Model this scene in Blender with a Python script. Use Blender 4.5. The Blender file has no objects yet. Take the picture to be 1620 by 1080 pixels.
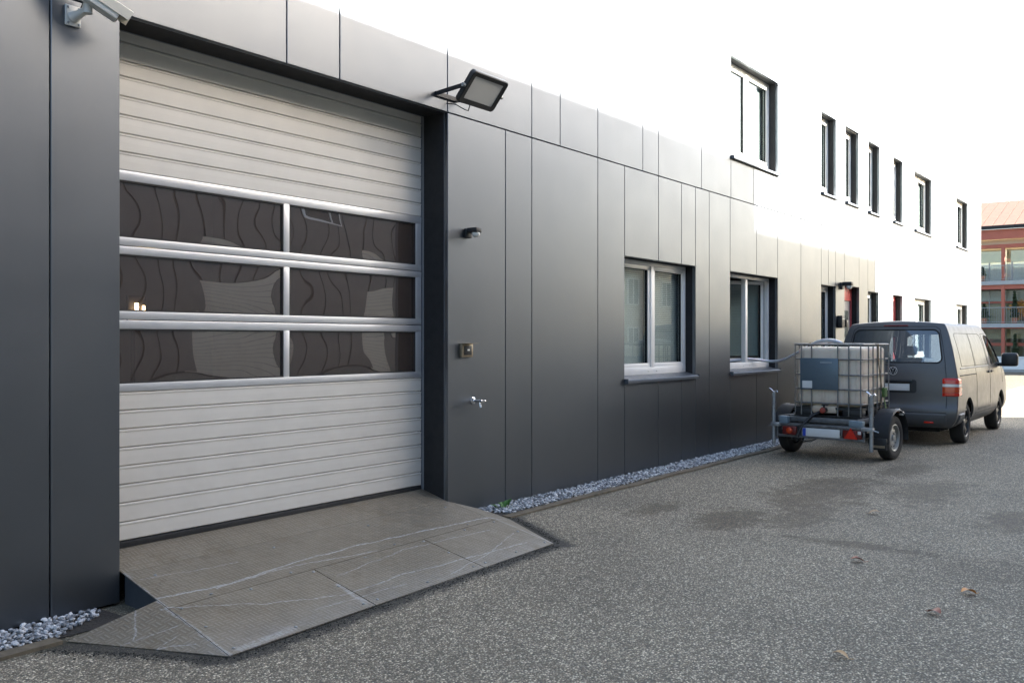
import bpy, bmesh, math, random
from mathutils import Vector, Matrix, noise as mnoise
from mathutils.bvhtree import BVHTree
R = math.radians
rnd = random.Random(7)
S = bpy.context.scene
C = S.collection

# ------------------------------------------------------------------ camera, sky, sun, exposure
THETA = 36.452                      # angle between the view axis and the facade
cam = bpy.data.cameras.new('camera'); camo = bpy.data.objects.new('camera', cam); C.objects.link(camo)
cam.sensor_width = 36; cam.lens = 1477/1620*36; cam.clip_start = .05; cam.clip_end = 2000
cam.shift_y = -3/1620
camo.location = (0, -5.771, 1.70); camo.rotation_euler = (R(90), 0, R(THETA-90))
S.camera = camo
SUN_EL = 22.0
SUN_H = (.578, -.816)               # horizontal direction towards the sun
W = bpy.data.worlds.new('World'); S.world = W; W.use_nodes = True
wn = W.node_tree; wn.nodes.clear()
sky = wn.nodes.new('ShaderNodeTexSky'); sky.sky_type = 'NISHITA'; sky.sun_disc = False
sky.sun_elevation = R(SUN_EL); sky.sun_rotation = math.atan2(SUN_H[0], SUN_H[1])
sky.altitude = 300; sky.air_density = 1.0; sky.dust_density = 3.0; sky.ozone_density = 1.0
bg = wn.nodes.new('ShaderNodeBackground'); bg.inputs[1].default_value = .07
wo = wn.nodes.new('ShaderNodeOutputWorld')
wn.links.new(sky.outputs[0], bg.inputs[0]); wn.links.new(bg.outputs[0], wo.inputs[0])
sun = bpy.data.lights.new('sun', 'SUN'); sun.energy = 5.0; sun.angle = R(.55); sun.color = (1, .95, .87)
suno = bpy.data.objects.new('sun', sun); C.objects.link(suno)
sd = Vector((SUN_H[0]*math.cos(R(SUN_EL)), SUN_H[1]*math.cos(R(SUN_EL)), math.sin(R(SUN_EL))))
suno.rotation_euler = sd.to_track_quat('Z', 'Y').to_euler(); suno.location = (20, -30, 30)
S.view_settings.view_transform = 'Standard'; S.view_settings.look = 'None'
S.view_settings.exposure = 3.2; S.view_settings.gamma = 1.0; S.view_settings.use_curve_mapping = False
S.render.engine = 'CYCLES'
S.cycles.use_denoising = True
S.cycles.max_bounces = 8; S.cycles.diffuse_bounces = 4; S.cycles.glossy_bounces = 4; S.cycles.transparent_max_bounces = 12
S.cycles.sample_clamp_indirect = 8

# ------------------------------------------------------------------ node helper
class NG:
    def __init__(self, name):
        self.m_ = bpy.data.materials.new(name); self.m_.use_nodes = True
        self.t = self.m_.node_tree; self.t.nodes.clear()
        self.out = self.t.nodes.new('ShaderNodeOutputMaterial')
        g = self.t.nodes.new('ShaderNodeNewGeometry'); self.pos = g.outputs['Position']
        tc = self.t.nodes.new('ShaderNodeTexCoord'); self.obj = tc.outputs['Object']
        oi = self.t.nodes.new('ShaderNodeObjectInfo'); self.rand = oi.outputs['Random']
    def put(self, s, v):
        if isinstance(v, bpy.types.NodeSocket): self.t.links.new(v, s)
        elif v is not None:
            if isinstance(v, (tuple, list)) and s.type == 'RGBA' and len(v) == 3: v = tuple(v)+(1,)
            s.default_value = v
    def n(self, typ, out=0, props=None, **kw):
        nd = self.t.nodes.new(typ)
        for k, v in (props or {}).items(): setattr(nd, k, v)
        for k, v in kw.items(): self.put(nd.inputs[k.replace('_', ' ')] if k.replace('_', ' ') in nd.inputs else nd.inputs[k], v)
        return nd.outputs[out]
    def m(self, op, a, b=None, c=None, clamp=False):
        nd = self.t.nodes.new('ShaderNodeMath'); nd.operation = op; nd.use_clamp = clamp
        self.put(nd.inputs[0], a); self.put(nd.inputs[1], b); self.put(nd.inputs[2], c); return nd.outputs[0]
    def v(self, op, a, b=None, out=0, scale=None):
        nd = self.t.nodes.new('ShaderNodeVectorMath'); nd.operation = op
        self.put(nd.inputs[0], a); self.put(nd.inputs[1], b)
        if scale is not None: self.put(nd.inputs['Scale'], scale)
        return nd.outputs[out]
    def noise(self, scale, detail=3, rough=.55, vec=None, out=0, dist=0):
        return self.n('ShaderNodeTexNoise', out, Vector=vec if vec is not None else self.pos, Scale=scale, Detail=detail, Roughness=rough, Distortion=dist)
    def sm(self, x, a, b):           # smoothstep a..b -> 0..1
        nd = self.t.nodes.new('ShaderNodeMapRange'); nd.interpolation_type = 'SMOOTHSTEP'
        self.put(nd.inputs[0], x); self.put(nd.inputs[1], a); self.put(nd.inputs[2], b); return nd.outputs[0]
    def lin(self, x, a, b, c, d):
        nd = self.t.nodes.new('ShaderNodeMapRange')
        for i, q in enumerate((x, a, b, c, d)): self.put(nd.inputs[i], q)
        return nd.outputs[0]
    def mix(self, f, a, b, mode='MIX'):
        nd = self.t.nodes.new('ShaderNodeMix'); nd.data_type = 'RGBA'; nd.blend_type = mode
        self.put(nd.inputs[0], f); self.put(nd.inputs[6], a); self.put(nd.inputs[7], b); return nd.outputs[2]
    def ramp(self, x, stops):
        nd = self.t.nodes.new('ShaderNodeValToRGB'); el = nd.color_ramp.elements
        while len(el) < len(stops): el.new(.5)
        for e, (p, c) in zip(el, stops): e.position = p; e.color = tuple(c)+(1,)
        self.put(nd.inputs[0], x); return nd.outputs[0]
    def sep(self, vec): 
        nd = self.t.nodes.new('ShaderNodeSeparateXYZ'); self.put(nd.inputs[0], vec); return nd.outputs
    def bump(self, h, dist, strength=1.0, normal=None):
        return self.n('ShaderNodeBump', Height=h, Distance=dist, Strength=strength, Normal=normal)
    def bsdf(self, col, rough=.5, metal=0., normal=None, **kw):
        nd = self.t.nodes.new('ShaderNodeBsdfPrincipled')
        self.put(nd.inputs['Base Color'], col); self.put(nd.inputs['Roughness'], rough); self.put(nd.inputs['Metallic'], metal)
        if normal is not None: self.put(nd.inputs['Normal'], normal)
        for k, v in kw.items(): self.put(nd.inputs[k.replace('_', ' ')], v)
        return nd.outputs[0]
    def done(self, sh): self.t.links.new(sh, self.out.inputs[0]); return self.m_

def plain(name, col, rough=.5, metal=0., var=.12, scale=6, bump=0., bscale=80, rvar=.08, local=False, dirt=None, **kw):
    g = NG(name); vec = g.obj if local else g.pos
    n1 = g.noise(scale, 4, .6, vec)
    f = g.lin(n1, .25, .75, 1-var, 1+var)
    c = g.mix(1.0, col, g.n('ShaderNodeCombineColor', Red=f, Green=f, Blue=f), 'MULTIPLY')
    if dirt:
        d = g.sm(g.noise(scale*.6, 5, .7, vec), .48, .72)
        c = g.mix(g.m('MULTIPLY', d, dirt[1]), c, dirt[0])
    r = g.lin(g.noise(scale*2.3, 3, .6, vec), .2, .8, max(0, rough-rvar), min(1, rough+rvar))
    nm = g.bump(g.noise(bscale, 2, .5, vec), bump) if bump else None
    return g.done(g.bsdf(c, r, metal, nm, **kw))

def glass(name, tint, ior=1.5, refl=1.0, wob=0., wscale=4., dark=0., rough=0.):
    g = NG(name)
    nm = None
    if wob: nm = g.bump(g.noise(wscale, 1.0, .35), wob)
    geo = g.t.nodes.new('ShaderNodeNewGeometry')
    cs = g.m('ABSOLUTE', g.v('DOT_PRODUCT', geo.outputs['Incoming'], nm if nm is not None else geo.outputs['Normal'], out=1))
    f0 = ((ior-1)/(ior+1))**2*refl
    fr = g.m('ADD', f0, g.m('MULTIPLY', g.m('POWER', g.m('SUBTRACT', 1., cs, clamp=True), 5.), 1-f0), clamp=True)
    tr = g.n('ShaderNodeBsdfTransparent', Color=tint)
    gl = g.n('ShaderNodeBsdfGlossy', Color=(.95, .96, .97), Roughness=rough, Normal=nm)
    mx = g.n('ShaderNodeMixShader'); nd = mx.node
    g.put(nd.inputs[0], fr); g.put(nd.inputs[1], tr); g.put(nd.inputs[2], gl)
    if dark:
        df = g.n('ShaderNodeBsdfDiffuse', Color=(.17, .13, .11)); m2 = g.n('ShaderNodeMixShader'); n2 = m2.node
        g.put(n2.inputs[0], dark); g.put(n2.inputs[1], mx); g.put(n2.inputs[2], df); mx = m2
    return g.done(mx)

# ------------------------------------------------------------------ mesh helper
class MB:
    def __init__(self): self.v = []; self.f = []; self.M = None
    def add(self, vs, fs):
        o = len(self.v)
        self.v += [tuple(self.M @ Vector(p)) if self.M else tuple(p) for p in vs]
        self.f += [tuple(i+o for i in f) for f in fs]; return self
    def box(self, x0, x1, y0, y1, z0, z1):
        return self.add([(x, y, z) for z in (z0, z1) for y in (y0, y1) for x in (x0, x1)],
                        [(0, 2, 3, 1), (4, 5, 7, 6), (0, 1, 5, 4), (2, 6, 7, 3), (0, 4, 6, 2), (1, 3, 7, 5)])
    def rbox(self, x0, x1, y0, y1, z0, z1, r=.01, seg=2):
        bm = bmesh.new(); bmesh.ops.create_cube(bm, size=1)
        for q in bm.verts: q.co = Vector((x0+(q.co.x+.5)*(x1-x0), y0+(q.co.y+.5)*(y1-y0), z0+(q.co.z+.5)*(z1-z0)))
        bmesh.ops.bevel(bm, geom=bm.edges[:], offset=r, segments=seg, profile=.5, affect='EDGES')
        bm.verts.index_update()
        self.add([q.co[:] for q in bm.verts], [[q.index for q in f.verts] for f in bm.faces]); bm.free(); return self
    def tube(self, pts, r, n=8, closed=False):
        P = [Vector(p) for p in pts]; k = len(P); rr = r if isinstance(r, (list, tuple)) else [r]*k
        vs = []; up = None
        for i, p in enumerate(P):
            a = P[(i-1) % k] if (closed or i > 0) else p; b = P[(i+1) % k] if (closed or i < k-1) else p
            t = (b-a).normalized()
            if up is None:
                up = Vector((0, 0, 1)) if abs(t.z) < .9 else Vector((1, 0, 0))
            s = t.cross(up)
            if s.length < 1e-5: s = t.orthogonal()
            s.normalize(); up = s.cross(t).normalized()
            vs += [p + rr[i]*(math.cos(2*math.pi*j/n)*s + math.sin(2*math.pi*j/n)*up) for j in range(n)]
        fs = []
        for i in range(k if closed else k-1):
            for j in range(n):
                a = i*n+j; b = i*n+(j+1) % n; c = ((i+1) % k)*n+(j+1) % n; d = ((i+1) % k)*n+j
                fs.append((a, b, c, d))
        if not closed: fs += [tuple(range(n))[::-1], tuple((k-1)*n+j for j in range(n))]
        return self.add(vs, fs)
    def lathe(self, prof, o, axis, n=24, cap=True):   # prof: (radius, along)
        ax = Vector(axis).normalized(); s = ax.orthogonal().normalized(); t = ax.cross(s); o = Vector(o)
        vs = []
        for r, h in prof:
            vs += [o + ax*h + r*(math.cos(2*math.pi*j/n)*s + math.sin(2*math.pi*j/n)*t) for j in range(n)]
        fs = []
        for i in range(len(prof)-1):
            for j in range(n): fs.append((i*n+j, i*n+(j+1) % n, (i+1)*n+(j+1) % n, (i+1)*n+j))
        if cap: fs += [tuple(range(n))[::-1], tuple((len(prof)-1)*n+j for j in range(n))]
        return self.add(vs, fs)
    def cyl(self, a, b, r, r1=None, n=14):
        a = Vector(a); d = Vector(b)-a
        return self.lathe([(r, 0), (r if r1 is None else r1, d.length)], a, d, n)
    def prism(self, poly, lo, hi, axis='y'):
        k = len(poly)
        def P(p, h): return (p[0], h, p[1]) if axis == 'y' else ((h, p[0], p[1]) if axis == 'x' else (p[0], p[1], h))
        return self.add([P(p, lo) for p in poly]+[P(p, hi) for p in poly],
                        [tuple(range(k))[::-1], tuple(range(k, 2*k))]+[(i, (i+1) % k, k+(i+1) % k, k+i) for i in range(k)])
    def mesh(self, name, mat, smooth=False):
        me = bpy.data.meshes.new(name); me.from_pydata(self.v, [], self.f)
        bm = bmesh.new(); bm.from_mesh(me); bmesh.ops.recalc_face_normals(bm, faces=bm.faces); bm.to_mesh(me); bm.free()
        if mat: me.materials.append(mat)
        if smooth:
            me.shade_smooth()
            me.set_sharp_from_angle(angle=R(38))
        return me
    def ob(self, name, mat, parent=None, smooth=False): return link(name, self.mesh(name, mat, smooth), parent)

def link(name, me, parent=None):
    o = bpy.data.objects.new(name, me); C.objects.link(o); o.parent = parent; return o
def tag(o, label=None, cat=None, group=None, kind=None):
    for k, v in (('label', label), ('category', cat), ('group', group), ('kind', kind)):
        if v: o[k] = v
    return o
def empty(name, loc=(0, 0, 0), rz=0, parent=None):
    o = bpy.data.objects.new(name, None); C.objects.link(o); o.location = loc; o.rotation_euler = (0, 0, R(rz)); o.parent = parent
    o.empty_display_size = .1; return o
def bake(o):
    dg = bpy.context.evaluated_depsgraph_get(); me = bpy.data.meshes.new_from_object(o.evaluated_get(dg))
    o.modifiers.clear(); o.data = me; return o
def bx(name, mat, parent, *a): return MB().box(*a).ob(name, mat, parent)
def rb(name, mat, parent, *a, r=.01, seg=2): return MB().rbox(*a, r=r, seg=seg).ob(name, mat, parent, True)

# ------------------------------------------------------------------ materials
def make_panel_mat():
    g = NG('anthracite_panel')
    c = g.mix(g.m('MULTIPLY', g.rand, .5), (.165, .181, .202), (.177, .192, .212))
    st = g.sm(g.noise(1.1, 5, .65, g.v('MULTIPLY', g.pos, (1, 1, .35))), .42, .75)
    c = g.mix(g.m('MULTIPLY', st, .10), c, (.22, .22, .217))
    r = g.lin(g.noise(2.2, 4, .6), .25, .75, .37, .43)
    nm = g.bump(g.noise(900, 1, .5), .00035, .6)
    nm = g.bump(g.noise(1.6, 1, .4), .0012, 1.0, nm)
    return g.done(g.bsdf(c, r, 1., nm))
M = {}
M['panel'] = make_panel_mat()
M['reveal'] = plain('anthracite_trim', (.19, .20, .215), .5, .1, .08)
M['back'] = plain('dark_backing', (.012, .012, .013), .8)
M['slat'] = plain('door_slat_white', (.63, .605, .55), .45, .0, .05, 3, .00025, 500)
M['alu'] = plain('silver_aluminium', (.66, .67, .68), .38, .55, .05, 8, .0001, 700)
M['rubber'] = plain('black_rubber', (.018, .018, .018), .75)
M['white_frame'] = plain('white_window_frame', (.74, .74, .72), .35, 0, .05, 4)
M['blind'] = plain('blind_slat', (.52, .54, .53), .5, 0, .06)
M['blind_dark'] = plain('blind_slat_teal', (.20, .27, .27), .5, 0, .06)
M['glass'] = glass('window_glass', (.86, .90, .89), 1.55, 1.2)
M['acrylic'] = glass('tinted_acrylic', (.34, .30, .27), 1.6, 4.6, .006, 1.7, .26)
M['sill'] = plain('sill_grey', (.11, .125, .145), .38, .5, .1)
M['red_frame'] = plain('red_painted_frame', (.45, .07, .07), .45)
M['door_grey'] = plain('door_leaf_grey', (.22, .22, .23), .5)
M['slab_'] = plain('grey_roof_slab', (.2, .2, .2), .8)
M['room'] = plain('interior_wall', (.22, .21, .19), .9)
M['roof'] = plain('roof_membrane', (.2, .2, .2), .9)
M['black'] = plain('black_plastic', (.016, .017, .018), .5, 0, .2, 20, .0004, 400, local=True)
M['chrome'] = plain('chrome', (.75, .76, .78), .12, 1.0, .03)
M['steel'] = plain('galvanised_steel', (.36, .38, .39), .5, .75, .22, 14, .0004, 200, local=True, dirt=((.17, .14, .11), .5))
M['white_plastic'] = plain('white_plastic', (.68, .68, .64), .4, 0, .06)

# ------------------------------------------------------------------ ground
def sst(a, b, x):
    t = max(0, min(1, (x-a)/(b-a))); return t*t*(3-2*t)
def gz(x, y):
    near = 1-sst(8, 13, x)
    return -.06*(1-sst(3.0, 6.6, x)) - .05*near*sst(.45, 1.9, -y)
FL = (3.29, -1.36, gz(3.29, -1.36)); FR = (6.56, -1.36, gz(6.56, -1.36))
FLAPL = (2.83, -.47, gz(2.83, -.47)); FLAPR = (7.42, -.10, .0)

def ground_mat():
    g = NG('exposed_aggregate_asphalt')
    vor = g.n('ShaderNodeTexVoronoi', 1, Vector=g.pos, Scale=88., Randomness=1.)
    vd = vor.node.outputs['Distance']
    cr = g.sep(vor)[0]; cg = g.sep(vor)[1]
    c = g.ramp(cr, [(0, (.07, .066, .06)), (.35, (.16, .153, .14)), (.62, (.25, .24, .22)), (.82, (.38, .365, .335)), (.95, (.68, .66, .62))])
    c = g.mix(g.m('MULTIPLY', cg, .35), c, (.24, .19, .13))
    bind = g.sm(vd, .34, .62)
    c = g.mix(g.m('MULTIPLY', bind, .75), c, (.045, .044, .042))
    big = g.noise(.55, 5, .6)
    f = g.lin(big, .25, .75, 1.0, 1.5)
    c = g.mix(1., c, g.n('ShaderNodeCombineColor', Red=g.m('MULTIPLY', f, 1.12), Green=g.m('MULTIPLY', f, 1.02), Blue=g.m('MULTIPLY', f, .82)), 'MULTIPLY')
    xy = g.v('MULTIPLY', g.pos, (1, 1, 0))
    w1 = g.noise(1.7, 6, .7); w2 = g.noise(6.5, 6, .75)
    wob = g.m('ADD', g.m('MULTIPLY', g.m('SUBTRACT', w1, .5), 2.6), g.m('MULTIPLY', g.m('SUBTRACT', w2, .5), 2.6))
    st = 0.
    for cx, cy, rx, ry, k in ((8.6, -1.3, .55, .2, .8), (8.65, -2.1, .7, .38, 1.), (10.5, -2.35, 1.7, .55, 1.), (9.2, -2.6, 1.0, .32, .8),
                           (8.15, -3.45, .16, .75, 1.), (9.96, -4.35, .6, .35, 1.), (11.2, -3.3, 1.1, .4, .75), (12.8, -2.7, .8, .3, .8), (7.9, -4.6, .5, .5, .35)):
        d = g.v('LENGTH', g.v('DIVIDE', g.v('SUBTRACT', xy, (cx, cy, 0)), (rx, ry, 1)), out=1)
        q = g.m('MULTIPLY', g.sm(g.m('ADD', g.m('SUBTRACT', 1.15, d), wob), -.05, .75), k)
        st = q if isinstance(st, float) else g.m('MAXIMUM', st, q)
    c = g.mix(g.m('MULTIPLY', st, .95), c, (.42, .365, .28), 'MULTIPLY')
    # dirt that gathers along the ramp's edges
    dmask = None
    for a, b in (((FL[0], FL[1]), (FR[0], FR[1])), ((FLAPL[0]-.1, FLAPL[1]+.05), (FL[0], FL[1])), ((7.12, -.5), (FR[0]+.05, FR[1]-.03))):
        ab = (b[0]-a[0], b[1]-a[1], 0); L2 = ab[0]**2+ab[1]**2
        ap = g.v('SUBTRACT', xy, (a[0], a[1], 0))
        t = g.m('DIVIDE', g.v('DOT_PRODUCT', ap, ab, out=1), L2, clamp=True)
        d = g.v('LENGTH', g.v('SUBTRACT', ap, g.v('SCALE', ab, scale=t)), out=1)
        d = g.m('ADD', d, g.m('MULTIPLY', g.m('SUBTRACT', g.noise(7, 5, .7), .5), .22))
        q = g.sm(d, .165, .06)
        dmask = q if dmask is None else g.m('MAXIMUM', dmask, q)
    c = g.mix(g.m('MULTIPLY', dmask, .85), c, (.022, .021, .017))
    # moss beside the kerb
    yy = g.sep(g.pos)[1]
    ms = g.sm(g.m('ADD', g.m('MULTIPLY', yy, -1), g.m('MULTIPLY', g.m('SUBTRACT', w2, .5), .16)), .55, .47)
    c = g.mix(g.m('MULTIPLY', ms, .6), c, (.055, .05, .028))
    h = g.m('SUBTRACT', 1., g.m('MINIMUM', vd, .62))
    nm = g.bump(h, .009, 1.); nm = g.bump(g.noise(4, 3, .5), .012, .5, nm)
    ro = g.m('SUBTRACT', .82, g.m('MULTIPLY', st, .12))
    return g.done(g.bsdf(c, ro, 0, nm))
def axis_pts(segs):
    out = []
    for a, b, n in segs: out += [a+(b-a)*i/n for i in range(n)]
    return out+[segs[-1][1]]
xs = axis_pts([(-400, -30, 4), (-30, -3, 6), (-3, 15, 72), (15, 40, 20), (40, 900, 10)])
ys = axis_pts([(-700, -40, 6), (-40, -8, 10), (-8, .1, 40), (.1, 40, 4), (40, 700, 5)])
gm = MB(); nx = len(xs)
gm.v = [(x, y, gz(x, y) if -6 < x < 20 else (gz(20, y) if x >= 20 else gz(-6, y))) for y in ys for x in xs]
gm.f = [(j*nx+i, j*nx+i+1, (j+1)*nx+i+1, (j+1)*nx+i) for j in range(len(ys)-1) for i in range(nx-1)]
tag(gm.ob('ground', ground_mat(), None, True), kind='structure')

# ------------------------------------------------------------------ the building with the garage door
B = tag(empty('commercial_building'), 'long building clad in anthracite panels with a big white garage door', 'building')
BX0, BX1, TOP = -8.0, 33.49, 7.3
DOOR = (3.44, 6.78, -.12, 3.86)
LOW = [(10.17, 12.19, 1.20, 2.735), (13.40, 15.38, 1.20, 2.735), (17.63, 18.49, 1.20, 2.735), (20.69, 21.50, 1.20, 2.735), (22.73, 23.55, 1.20, 2.735), (24.76, 26.5, 1.20, 2.735), (29.69, 31.3, 1.20, 2.735)]
ENTR = (19.06, 20.05, .02, 2.785)
UPP = [(13.43, 15.39, 4.50, 6.03), (17.64, 18.51, 4.48, 6.0), (19.14, 20.0, 4.48, 5.985), (20.73, 21.58, 4.46, 5.97), (22.75, 23.59, 4.46, 5.945), (24.76, 26.57, 4.45, 5.91), (29.69, 31.34, 4.44, 5.85)]
OPEN = [DOOR]+LOW+[ENTR]+UPP

def split_rects(cols, rows, opens):
    out = []
    for x0, x1 in zip(cols[:-1], cols[1:]):
        for z0, z1 in zip(rows[:-1], rows[1:]):
            segs = [(z0, z1)]
            for ox0, ox1, oz0, oz1 in opens:
                if min(x1, ox1)-max(x0, ox0) > .02:
                    ns = []
                    for a, b in segs:
                        if oz0 >= b or oz1 <= a: ns.append((a, b)); continue
                        if oz0-a > .02: ns.append((a, oz0))
                        if b-oz1 > .02: ns.append((oz1, b))
                    segs = ns
            out += [(x0, x1, a, b) for a, b in segs]
    return out
cols_low = [BX0, -6.2, -4.4, -2.6, -.8, .55, 1.62, 2.97, 3.44, 6.78, 7.70, 8.17, 9.53, 10.17, 11.07, 11.75, 12.19, 12.65, 13.40, 14.45, 15.38, 16.52, 17.63, 18.05, 18.49, 19.06, 20.05, 20.69, 21.20, 21.50, 22.73, 23.55, 24.76, 25.6, 26.5, 28.1, 29.69, 30.5, 31.3, 32.4, BX1]
cols_fas = [BX0, -6.2, -4.4, -2.6, -.8, .55, 1.62, 2.97, 4.84, 5.40, 6.78, 8.17, 8.72, 9.53, 10.64, 11.07, 12.39, 13.43, 14.32, 15.39, 16.52, 17.64, 18.51, 19.14, 20.0, 20.73, 21.58, 22.75, 23.59, 24.76, 26.57, 28.1, 29.69, 31.34, BX1]
GAP = .0045
def add_panel(x0, x1, z0, z1):
    mb = MB()
    a, b, c_, d = x0+GAP, x1-GAP, z0+GAP, z1-GAP; e = .004
    # face with a fine folded edge
    mb.add([(a, e, c_), (b, e, c_), (b, e, d), (a, e, d), (a+e, 0, c_+e), (b-e, 0, c_+e), (b-e, 0, d-e), (a+e, 0, d-e), (a, .04, c_), (b, .04, c_), (b, .04, d), (a, .04, d)],
           [(4, 5, 6, 7), (0, 1, 5, 4), (1, 2, 6, 5), (2, 3, 7, 6), (3, 0, 4, 7), (0, 8, 9, 1), (1, 9, 10, 2), (2, 10, 11, 3), (3, 11, 8, 0), (8, 11, 10, 9)])
    mb.ob('panel', M['panel'], B)
for r in split_rects(cols_low, [.015, 3.86], OPEN):
    x0, x1, z0, z1 = r
    if x1 <= 3.45: z0 = -.045
    add_panel(x0, x1, z0, z1)
for r in split_rects(cols_fas, [3.86, 6.0], OPEN)+split_rects(cols_fas, [6.0, TOP-.02], OPEN): add_panel(*r)
# masonry behind the cladding, cut by the openings
bw = MB()
xe = sorted({BX0+.02, BX1-.02} | {o[0] for o in OPEN} | {o[1] for o in OPEN})
for x0, x1, z0, z1 in split_rects(xe, [-.2, TOP-.1], [(a, b, c_, d) for a, b, c_, d in OPEN]): bw.box(x0, x1, .046, .30, z0, z1)
bw.ob('wall', M['back'], B)
sh = MB()
sh.box(BX0+.02, BX0+.3, .302, 14, -.2, TOP-.1).box(BX0+.02, BX1-.02, 13.7, 14, -.2, TOP-.1)
sh.ob('wall', M['room'], B)
# the far end wall in panels
for i in range(6):
    y0 = .045+i*2.33
    for z0, z1 in ((.015, 3.86), (3.86, TOP-.02)): MB().box(BX1-.04, BX1, y0+GAP, y0+2.33-GAP, z0+GAP, z1-GAP).ob('panel', M['panel'], B)
bx('end_wall', M['back'], B, BX1-.3, BX1-.045, .302, 13.69, -.2, TOP-.1)
bx('roof', M['roof'], B, BX0, BX1, .302, 14, TOP-.098, TOP+.02)
bx('parapet_cap', M['panel'], B, BX0-.02, BX1+.02, -.006, .3, TOP-.018, TOP+.012)
bx('floor_slab', M['room'], B, BX0+.31, BX1-.31, .31, 13.6, 3.95, 4.2)
bx('floor', M['room'], B, BX0+.31, BX1-.31, .31, 13.6, -.1, .2)
bx('partition', M['room'], B, 7.9, 8.05, .31, 13.6, .2, 3.94)
bx('partition', M['room'], B, 3.0, 3.15, .31, 13.6, .2, 3.94)
bx('partition', M['room'], B, 12.9, 13.0, .31, 13.6, .2, 3.94)
bx('partition', M['room'], B, 16.4, 16.5, .31, 13.6, .2, 3.94)
bx('partition', M['room'], B, 3.16, 33, 5.2, 5.3, .2, 3.94)
bx('partition', M['room'], B, 3.16, 33, 2.6, 2.7, 4.21, 7.1)

# garage door -------------------------------------------------------
YD = .33
GD = empty('garage_door', (0, 0, 0), 0, B)
x0, x1 = 3.44, 6.78
for a, b, y0, y1, nm in ((x0-.02, x0-.001, .042, YD+.12, 'reveal'), (x1+.001, x1+.02, .042, YD+.12, 'reveal')): bx(nm, M['reveal'], GD, a, b, y0, y1, -.12, 3.86)
for a, b in ((x0, 4.84), (4.84, x1)): bx('soffit_panel', M['reveal'], GD, a+.004, b-.004, .03, YD+.12, 3.862, 3.885)
for a, b in ((x0, x0+.035), (x1-.035, x1)): bx('guide_rail', M['rubber'], GD, a, b, YD+.012, YD+.1, .2, 3.86)
def slat(z0, z1):
    mb = MB(); h = z1-z0; g = .006
    prof = [(YD+.010, z0+g*.3), (YD+.0, z0+g), (YD-.002, z0+g+.004), (YD-.003, z0+h*.5), (YD-.002, z1-.022), (YD-.006, z1-.016), (YD-.006, z1-.007), (YD+.0, z1-.003), (YD+.010, z1-.001), (YD+.04, z1-.001), (YD+.04, z0+g*.3)]
    k = len(prof)
    mb.add([(x0+.004, p[0], p[1]) for p in prof]+[(x1-.012, p[0], p[1]) for p in prof], [tuple(range(k)), tuple(range(k, 2*k))[::-1]]+[(i, (i+1) % k, k+(i+1) % k, k+i) for i in range(k)])
    return mb.ob('slat', M['slat'], GD)
zl = [1.33, 1.20, 1.07, .94, .81, .68, .55, .415, .285]
for a, b in zip(zl[:-1], zl[1:]): slat(b, a)
zu = [4.05, 3.92, 3.79, 3.66, 3.55, 3.41, 3.28, 3.15, 3.02, 2.89]
for a, b in zip(zu[:-1], zu[1:]): slat(b, a)
rb('bottom_seal', M['rubber'], GD, x0+.01, x1-.012, YD-.012, YD+.05, .225, .284, r=.012)
rows = [(2.89, 2.82, 2.42, 2.362), (2.358, 2.30, 1.90, 1.842), (1.838, 1.775, 1.39, 1.332)]
for zt, pt, pb, zb in rows:
    fr = MB()
    a, b = x0+.004, x1-.012
    fr.rbox(a, b, YD-.008, YD+.04, pt, zt-.001, r=.004).rbox(a, b, YD-.008, YD+.04, zb+.001, pb, r=.004)
    for p, q in ((a, a+.10), (5.08, 5.14), (6.69, b)): fr.rbox(p, q, YD-.006, YD+.038, pb-.003, pt+.003, r=.003)
    fr.ob('section_frame', M['alu'], GD, True)
    for p, q in ((a+.10, 5.08), (5.14, 6.69)):
        bd = MB(); w_ = .011
        for aa, bb, cc, dd in ((p, q, pt-w_, pt), (p, q, pb, pb+w_), (p, p+w_, pb+w_, pt-w_), (q-w_, q, pb+w_, pt-w_)): bd.box(aa, bb, YD-.002, YD+.03, cc, dd)
        bd.ob('gasket', M['rubber'], GD)
        # thin, slightly bellied acrylic sheet
        n1, n2 = 24, 8; pn = MB()
        for j in range(n2+1):
            for i in range(n1+1):
                u, v_ = i/n1, j/n2
                pn.v.append((p+w_+(q-p-2*w_)*u, YD+.012-.004*math.sin(math.pi*u)*math.sin(math.pi*v_), pb+w_+(pt-pb-2*w_)*v_))
        pn.f = [(j*(n1+1)+i, j*(n1+1)+i+1, (j+1)*(n1+1)+i+1, (j+1)*(n1+1)+i) for j in range(n2) for i in range(n1)]
        pn.ob('pane', M['acrylic'], GD, True)

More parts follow.
